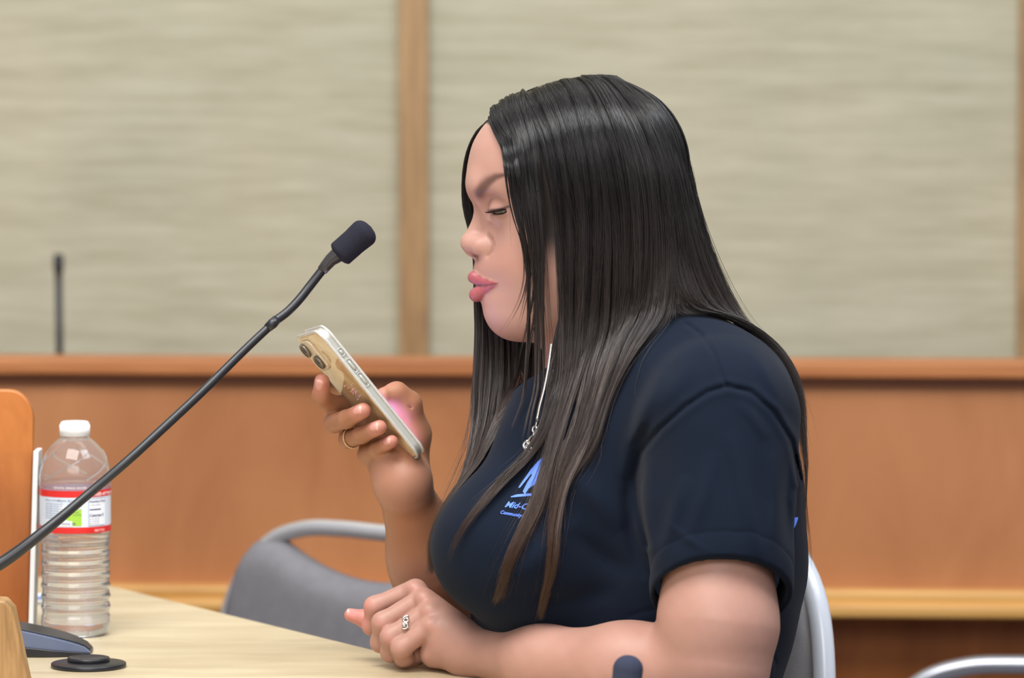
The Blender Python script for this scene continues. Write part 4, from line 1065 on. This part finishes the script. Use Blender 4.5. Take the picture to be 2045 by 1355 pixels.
    for (xa, xb, ya, yb) in ((.0158, .0352, z1-.0080, z1-.0077), (.0158, .0352, z0+.0069, z0+.0072), (.0158, .0161, z0+.007, z1-.0078), (.0168, .0292, z0+.0215, z0+.0226)):
        patch(xa, xb, ya, yb, 'facts_rule', ink, .0005)
    def text(body, x, y, size, mat, name='lettering', bold=False, par=None):
        cu = bpy.data.curves.new(name, 'FONT'); cu.body = body; cu.size = size; cu.resolution_u = 2
        if bold: cu.offset = size*.02
        o = bpy.data.objects.new('tmp', cu); COL.objects.link(o); bpy.context.view_layer.update()
        me = bpy.data.meshes.new_from_object(o.evaluated_get(bpy.context.evaluated_depsgraph_get())); bpy.data.objects.remove(o)
        V = [(v.co.x+x, v.co.y+y) for v in me.vertices]; Fc = [tuple(p.vertices) for p in me.polygons]
        return wrap(V, Fc, name, mat, .0007, par)
    text('BOTTLED AT THE SOURCE', .0130, z1-.0050, .0040, wht, bold=True)
    text('RECYCLE', .0215, z0+.0014, .0030, wht)
    text('SPRING WATER', -.0290, z1-.0100, .0024, ink); text('Alpine Spring Water', -.0130, z1-.0100, .0032, ink)
    for k in range(7): text('natural alpine spring water', -.0285, z1-.0130-.0022*k, .0019, ink)
    for k in range(3): text('bottled at source', -.0040, z1-.0132-.0021*k, .0020, ink)
    text('At least', .0010, z0+.0195, .0018, ink); text('every drop', .0010, z0+.0172, .0018, ink); text('Olancha, CA', -.0105, z0+.0085, .0027, ink, bold=True)
    text('Nutrition Facts', .0166, z1-.0112, .0030, ink, bold=True); text('1 bottle, 500 mL', .0166, z1-.0142, .0018, ink)
    text('Calories 0', .0166, z0+.0155, .0038, ink, bold=True)
    for k in range(3): text('0g  fat  0g  0%', .0166, z0+.0128-.0022*k, .0018, ink)
    # pink film above the label
    film, nt, b = newmat('pink_film'); b.inputs['Base Color'].default_value = lin(226, 150, 170); b.inputs['Alpha'].default_value = .30; b.inputs['Roughness'].default_value = .2
    patch(-C, C, z1, z1+.0062, 'pink_band', film, .0003)
    text('CRYSTAL SPRING WATER', -.018, z1+.0018, .0028, wht)
    return root
def build_mics():
    blk = plain('gooseneck_black', lin(30, 31, 36), .38, spec=.5); foam = plain('foam_windscreen', lin(40, 40, 50), .95, spec=.15, bump=.8, bscale=1800)
    coll = plain('collar_black', lin(52, 50, 50), .3)
    def foam_mesh(a, b, r, name, par, taper=.93, ex=3.0, mt=None):
        a = Vector(a); b = Vector(b); ax = (b-a); Ln = ax.length; M = Matrix.Translation(a)@ax.to_track_quat('Z', 'Y').to_matrix().to_4x4()
        pr = []
        for t in np.linspace(0, 1, 15): 
            q = 1-t; pr.append((r*taper*(1-max(0, (.22-t)/.22)**2.3*.62), Ln*t*.5))
        st = .42 if ex > 2.5 else .05
        for t in np.linspace(0.03, 1, 26): pr.append((r*(taper+(1-taper)*min(1, t*1.6))*math.sqrt(max(0, 1-max(0, (t-st)/(1-st))**ex)), Ln*(.5+.5*t)))
        pr = [(1e-5, 0)]+pr; mb = MB(); mb.lathe([(max(1e-5, p), q) for p, q in pr], 40); mb.v = [tuple(M@Vector(v)) for v in mb.v]
        return mb.build(name, mt or foam, par, True)
    # --- the microphone in front of the person's face
    root = empty('gooseneck_microphone', onZ(-330, 1310, TZ)); tag(root, 'black gooseneck microphone with a foam windscreen, slanting up towards the face', 'microphone')
    path = [(-330, 1296, -.12), (-300, 1262, -.12), (-210, 1225, -.12), (-100, 1178, -.12), (0, 1127, -.11), (90, 1060, -.10), (170, 993, -.08), (250, 925, -.07), (330, 852, -.055), (410, 777, -.04), (490, 698, -.025), (545, 646, -.015)]
    P = [QW(*q) for q in path]; C = spline([tuple(p) for p in P], 110)
    r = np.interp(np.linspace(0, 1, 110), [0, .3, .36, .5, 1], [.0066, .0056, .0053, .0042, .0037])
    tubeobj(C, r, 'gooseneck', blk, root, 20)
    # joint sleeve, upper flexible neck and head collar
    P = [QW(*q) for q in ((534, 656, -.018), (545, 646, -.016), (553, 638, -.014))]; tubeobj(P, [.0040, .0047, .0042], 'joint_sleeve', blk, root, 20)
    P = [QW(*q) for q in ((550, 641, -.014), (575, 622, -.01), (598, 598, -.006), (620, 570, -.002), (642, 542, 0), (654, 528, 0))]; tubeobj(spline([tuple(p) for p in P], 40), .0040, 'upper_neck', blk, root, 20)
    P = [QW(*q) for q in ((643, 541, 0), (650, 532, 0), (660, 520, 0), (676, 508, 0), (684, 500, 0))]; tubeobj(P, [.0047, .0052, .0058, .0072, .0072], 'collar', coll, root, 24)
    foam_mesh(QW(673, 513, 0), QW(741, 453, 0), .0130, 'windscreen', root)
    b0 = onZ(-330, 1310, TZ); mb = MB(); mb.lathe([(1e-5, .022), (.018, .022), (.022, .018), (.050, .010), (.056, .004), (.056, 0), (1e-5, 0)], 40, tuple(b0)); mb.build('base', blk, root, True)
    # --- low microphone poking in at the bottom edge
    root = empty('gooseneck_microphone', (QW(1250, 1380, -.34)[0]+.035, QW(1250, 1380, -.34)[1], TZ)); tag(root, 'dark foam microphone tip poking up in front of the forearm at the bottom edge', 'microphone')
    foam_mesh(QW(1250, 1380, -.34), QW(1257, 1309, -.34), .0130, 'windscreen', root, .94, 2.1, plain('foam_near', lin(58, 62, 80), .95, spec=.15, bump=.8, bscale=1800))
    z0 = TZ+.02; p0 = QW(1250, 1380, -.34); q0 = Vector((p0[0]+.035, p0[1], z0))
    tubeobj(spline([tuple(q0-Vector((0, 0, .012))), tuple(q0*.5+p0*.5+Vector((0, 0, .001))), tuple(p0+Vector((.002, 0, 0))), tuple(QW(1251, 1372, -.34))], 20), .0045, 'gooseneck', blk, root, 16)
    mb = MB(); mb.lathe([(1e-5, .02), (.02, .02), (.045, .006), (.045, 0), (1e-5, 0)], 32, tuple(q0-Vector((0, 0, .02)))); mb.build('base', blk, root, True)
    return q0-Vector((0, 0, .02))
def build_desk_things():
    blk = plain('unit_black', lin(28, 29, 34), .35); blue = plain('unit_bluegrey', lin(98, 108, 134), .35); 
    # conference unit: wedge, its tail at the left behind the oak block
    a = onZ(178, 1313, TZ); l = onZ(20, 1314, TZ); root = empty('conference_unit', l); tag(root, 'black and blue-grey wedge-shaped desk unit beside the wooden block', 'desk unit')
    x1 = a[0]; x0 = l[0]-.06; y = a[1]; D = .055
    def sec(x, yy):   # height profile
        t = (x1-x)/(x1-x0); return TZ+.0015+.034*(max(0, t)**.62)
    def slab(fz0, fz1, name, mat, y0, y1, bev):
        n = 26; V = []; F_ = []
        for i in range(n+1):
            x = x0+(x1-x0)*i/n; e = (i/n); nar = .012*max(0, (e-.7)/.3)**2
            for (yy, zz) in ((y0+nar, fz0(x)), (y1-nar, fz0(x)), (y1-nar, fz1(x)), (y0+nar, fz1(x))): V.append((x, yy, zz))
        for i in range(n):
            for k in range(4): a_ = 4*i+k; b_ = 4*i+(k+1) % 4; F_.append((a_, b_, b_+4, a_+4))
        F_ += [(3, 2, 1, 0), (4*n, 4*n+1, 4*n+2, 4*n+3)]
        m = MB(); m.add(V, F_); return m.build(name, mat, root, bevel=bev)
    hx = lambda x: (x1-x)/(x1-x0)
    slab(lambda x: TZ+.0003, lambda x: TZ+.0025+.0135*hx(x)**.85, 'lower_case', blk, y-.005, y+D, .0015)
    slab(lambda x: TZ+.0024+.0135*hx(x)**.85, lambda x: TZ+.0030+.0325*hx(x)**.60, 'upper_case', blue, y-.003, y+D-.002, .0025)
    slab(lambda x: TZ+.0028+.0325*hx(x)**.60, lambda x: TZ+.0045+.0325*hx(x)**.60, 'top_cover', blk, y+.004, y+D-.006, .001)
    # round black disc
    c = onZ(177, 1333, TZ); root = empty('cable_disc', c); tag(root, 'low round black two-tier disc on the table in front of the water bottle', 'disc')
    m = MB(); m.lathe([(1e-5, 0), (.0330, 0), (.0336, .001), (.0334, .0036), (.0325, .0042), (.019, .0054), (1e-5, .0054)], 72, tuple(c)); m.build('base_plate', blk, root, True)
    m = MB(); m.lathe([(.0175, .0040), (.0188, .0050), (.0190, .0078), (.0184, .0088), (.0165, .0092), (.0155, .0086), (1e-5, .0080)], 64, tuple(c)); m.build('raised_cap', blk, root, True)
    # wooden stand with rounded top, clear sheet beside it, oak block at the very front
    w1 = wood('upright_wood', lin(164, 90, 36), lin(196, 120, 56), (2, 2, .5), .4, sc=7); oak = wood('oak_block', lin(132, 96, 54), lin(178, 140, 92), (14, 3, .8), .5, sc=4, fleck=.1)
    b0 = onZ(30, 1262, TZ); yb = b0[1]
    xr = onY(67, 900, yb)[0]; zt = onY(20, 779, yb)[2]; zc = onY(67, 842, yb)[2]; xc = onY(12, 779, yb)[0]
    poly = [(xr-.30, TZ), (xr-.006, TZ)]+[(xr-.006+.006*t, TZ+(zc-TZ)*t) for t in (.3, .6, 1)]
    rr = zt-zc; 
    for k in range(1, 13):
        q = math.radians(90*k/12); poly.append((xc+(xr-xc)*math.cos(q)**.85, zc+rr*math.sin(q)))
    poly += [(xr-.30, zt)]
    M = Matrix.Translation((0, yb+.012, 0))@Matrix.Rotation(math.radians(90), 4, 'X')
    o = MB().prism(poly, 0, .012, M).build('wooden_upright', w1, bevel=.002); tag(o, 'reddish wooden upright with a rounded top corner at the left edge', 'wooden stand')
    acr, nt, b = newmat('clear_acrylic'); b.inputs['Base Color'].default_value = (.96, .97, .98, 1); b.inputs['Transmission Weight'].default_value = 1.; b.inputs['Roughness'].default_value = .02; b.inputs['IOR'].default_value = 1.1
    edge = plain('frosted_edge', lin(226, 228, 228), .5)
    ya = yb-.022; x_t = onY(72.5, 905, ya)[0]; z_t = onY(72, 901, ya)[2]; x_b = onY(62, 1245, ya)[0]; z_b = TZ
    root = empty('sign_holder', (x_b, ya, TZ)); tag(root, 'clear acrylic sign holder with a white edge standing before the wooden upright', 'sign holder')
    wd = .0050
    MB().prism([(x_b-.2, z_b), (x_b-wd/2, z_b), (x_t-wd/2, z_t), (x_b-.2, z_t)], 0, .0022, Matrix.Translation((0, ya, 0))@Matrix.Rotation(math.radians(90), 4, 'X')).build('clear_panel', acr, root)
    MB().prism([(x_b-wd/2, z_b), (x_b+wd/2-.0004, z_b), (x_t+wd/2, z_t), (x_t-wd/2, z_t)], -.03, .003, Matrix.Translation((0, ya, 0))@Matrix.Rotation(math.radians(90), 4, 'X')).build('white_edge', edge, root, bevel=.0008)
    # oak block, nearest thing on the table
    yk = -.16; s0 = onY(20, 1200, yk); s1 = onY(52, 1355, yk); 
    zt = s0[2]; xt = onY(18, 1200, yk)[0]; xb = onY(54, 1355, yk)[0]; zb2 = TZ; xb2 = xb+(xb-xt)*(onY(60, 1355, yk)[2]-TZ)/(zt-onY(60, 1355, yk)[2])
    P_ = [(xt-.05, TZ), (xb2, TZ), (xb, onY(60, 1355, yk)[2]), (xt+.003, zt-.008), (xt-.004, zt), (xt-.05, zt+.001)]
    o = MB().prism(P_, 0, .03, Matrix.Translation((0, yk+.03, 0))@Matrix.Rotation(math.radians(90), 4, 'X')).build('oak_block', oak, bevel=.003); tag(o, 'light oak block with a slanted side at the lower left corner', 'wooden block')
    # blue-and-white thing behind the bottle
    c = onZ(76, 1206, TZ); m = MB(); m.box((-.018, -.008, 0), (.016, .008, .0095), Matrix.Translation(c)@Matrix.Rotation(.3, 4, 'Z'))
    o = m.build('packet', plain('packet_white', lin(224, 232, 246), .4), bevel=.003); tag(o, 'small white and blue packet lying behind the water bottle', 'packet')
    m = MB(); m.box((-.0185, -.0084, .0045), (.0165, .0084, .0085), Matrix.Translation(c)@Matrix.Rotation(.3, 4, 'Z')); m.build('blue_stripe', plain('packet_blue', lin(120, 150, 215), .4), o, bevel=.0015)
    # black thing at the left edge touching the neck of the microphone
def build_far_mic(zc, YD):
    blk = plain('far_mic_black', lin(34, 36, 42), .5); y = YD+.42
    b = onY(119, 600, y); root = empty('gooseneck_microphone', (b[0], y, zc)); tag(root, 'blurred thin black microphone standing upright behind the partition', 'microphone')
    t = onY(119, 507, y); k = onY(119, 535, y)
    tubeobj([(b[0], y, zc+.01), (b[0]-.001, y, k[2])], .0048, 'gooseneck', blk, root)
    tubeobj([(b[0]-.001, y, k[2]-.01), (b[0]-.001, y, k[2]), (b[0]-.001, y, t[2]-.003), (b[0]-.001, y, t[2])], [.005, .0066, .0066, .004], 'capsule', blk, root)
    m = MB(); m.lathe([(1e-5, .02), (.02, .02), (.05, .006), (.05, 0), (1e-5, 0)], 32, (b[0], y, zc)); m.build('base', blk, root, True)
def chest_print(shirt, bvh):
    blue = plain('print_blue', lin(92, 132, 235), .7)
    def onshirt(x, y, off=.0007):
        a = Vector(W(Q(x, y, -.6))); d = (Vector(W(Q(x, y, .6)))-a).normalized(); h = bvh.ray_cast(a, d)
        return h[0]-d*off*1.4 if h[0] is not None else None
    def put(V, Fc, name):
        out = []
        for x, y in V:
            h = onshirt(x, y); out.append(h if h is not None else Vector(W(Q(x, y, -.1))))
        return mesh(name, np.array([tuple(v) for v in out]), Fc, blue, shirt, True, True)
    root = None
    def shape(poly, name):
        cu = bpy.data.curves.new('t', 'CURVE'); cu.dimensions = '2D'; cu.fill_mode = 'BOTH'
        s = cu.splines.new('POLY'); s.points.add(len(poly)-1)
        for p, q in zip(s.points, poly): p.co = (q[0], q[1], 0, 1)
        s.use_cyclic_u = True; tri(cu, name, lambda x, y: (x, y))
    def tri(cu, name, fn):
        o = bpy.data.objects.new('t', cu); COL.objects.link(o); bpy.context.view_layer.update()
        me = bpy.data.meshes.new_from_object(o.evaluated_get(bpy.context.evaluated_depsgraph_get())); bpy.data.objects.remove(o)
        import bmesh
        bm = bmesh.new(); bm.from_mesh(me)
        for _ in range(3):
            long = [e for e in bm.edges if e.calc_length() > (7 if name != 'chest_lettering' else .35)]
            if not long: break
            bmesh.ops.subdivide_edges(bm, edges=long, cuts=1)
        bmesh.ops.triangulate(bm, faces=bm.faces)
        V = [fn(v.co.x, v.co.y) for v in bm.verts]; Fc = [tuple(v.index for v in f.verts) for f in bm.faces]; bm.free()
        return put(V, Fc, name)
    # figure: bright blue wedge with two legs, rule, two lines of lettering running down the slope
    shape([(1088, 910), (1100, 903), (1106, 915), (1100, 940), (1082, 960), (1068, 968), (1056, 976), (1048, 988), (1044, 982), (1054, 962), (1062, 950), (1061, 946), (1052, 958), (1038, 975), (1035, 974), (1046, 958), (1060, 938), (1074, 922)], 'chest_emblem')
    shape([(1020, 992), (1032, 988), (1056, 986), (1084, 988), (1084, 992), (1056, 991), (1034, 993), (1021, 994)], 'chest_rule')
    def text(body, o, ex, ey, size):
        cu = bpy.data.curves.new('t', 'FONT'); cu.body = body; cu.size = 1; cu.offset = .018; cu.resolution_u = 3
        ex = np.array(ex, float); ey = np.array(ey, float)
        tri(cu, 'chest_lettering', lambda x, y: (o[0]+(ex[0]*x+ey[0]*y)*size, o[1]+(ex[1]*x+ey[1]*y)*size))
    text('Mid-Coast', (1007, 1013), (.86, .10), (.55, -.80), 20)
    text('Community Action', (998, 1026), (.74, .13), (.40, -.75), 12)
    # print on the back, its edge just showing
    A = [(-.108, 1084), (-.104, 1068), (-.100, 1054), (-.095, 1040), (-.088, 1026)]; B = [(-.090, 1088), (-.085, 1074), (-.080, 1059), (-.074, 1044), (-.066, 1028)]
    def onback(w_, y):
        v = q3(0, y)[1]; a = Vector(W(np.array([.45, v, w_]))); d = (Vector(W(np.array([0., v, w_])))-a).normalized(); h = bvh.ray_cast(a, d)
        return h[0]-d*.0011
    V = []; n = 12
    for pl in (A, B):
        for q in spline([(a, b, 0) for a, b in pl], n): V.append(tuple(onback(q[0], q[1])))
    mesh('back_print', np.array(V), [(i, i+1, n+i+1, n+i) for i in range(n-1)], blue, shirt, True, True)
# ------------------------------------------------------------------ assemble
zc, YD = build_room(); build_table()
chrome = plain('chrome_tube', lin(205, 203, 205), .35, .6); white = plain('white_tube', lin(225, 228, 235), .3, .1)
fab = plain('grey_upholstery', lin(122, 120, 124), .95, spec=.1, bump=.6, bscale=900, var=.15, vscale=60)
fab2 = plain('warm_grey_upholstery', lin(150, 146, 146), .95, spec=.1, bump=.6, bscale=900, var=.15, vscale=60)
build_chair((-.175, .74, 0), math.radians(-42), onY(640, 1076, .72)[2], 'grey padded chair with a chrome hoop, empty, beyond the table edge', chrome, fab, r=.0088)
build_chair((.121, .290, 0), math.radians(-52), onY(1590, 1074, .1)[2], 'grey padded chair with a white tube frame that the person sits on', white, fab2, pad=.012)
build_chair((.610, .95, 0), math.radians(-12), onY(1930, 1338, .95)[2], 'grey chair back just showing at the lower right corner', plain('dark_chrome', lin(165, 168, 176), .3, .85), fab)
person = empty('person', (0.15, 0.0, 0.46)); tag(person, 'person with long dark hair in a navy t-shirt reading from a phone at the table', 'person')
skin = attrmat('skin', 'skin', .46, .38, .35, bump=.08, rattr=True)
body = build_body(.0010, person, skin)
cloth = plain('navy_cotton', lin(20, 27, 40), .9, spec=.06, bump=.25, bscale=2500); cloth.node_tree.nodes['Principled BSDF'].inputs['Sheen Weight'].default_value = .04
shirt = build_shirt(.0016, person, cloth)
bpy.context.view_layer.update()
me = shirt.data; mw = shirt.matrix_world
bvh = BVHTree.FromPolygons([mw@v.co for v in me.vertices], [tuple(p.vertices) for p in me.polygons])
chest_print(shirt, bvh)
build_phone(); build_jewels(person); build_eyes(person); build_lashes(person, plain('lash_black', (.006, .005, .005, 1), .5))
build_necklace(person, bvh, None)
hairm = attrmat('hair', 'hair_tint', .30, .5)
make_hair(person, hairm, G_head[:2]+G_trunk[:1]+G_shirt[:-2])
build_bottle(onZ(152, 1268, TZ))
build_mics()
build_desk_things(); build_far_mic(zc, YD)
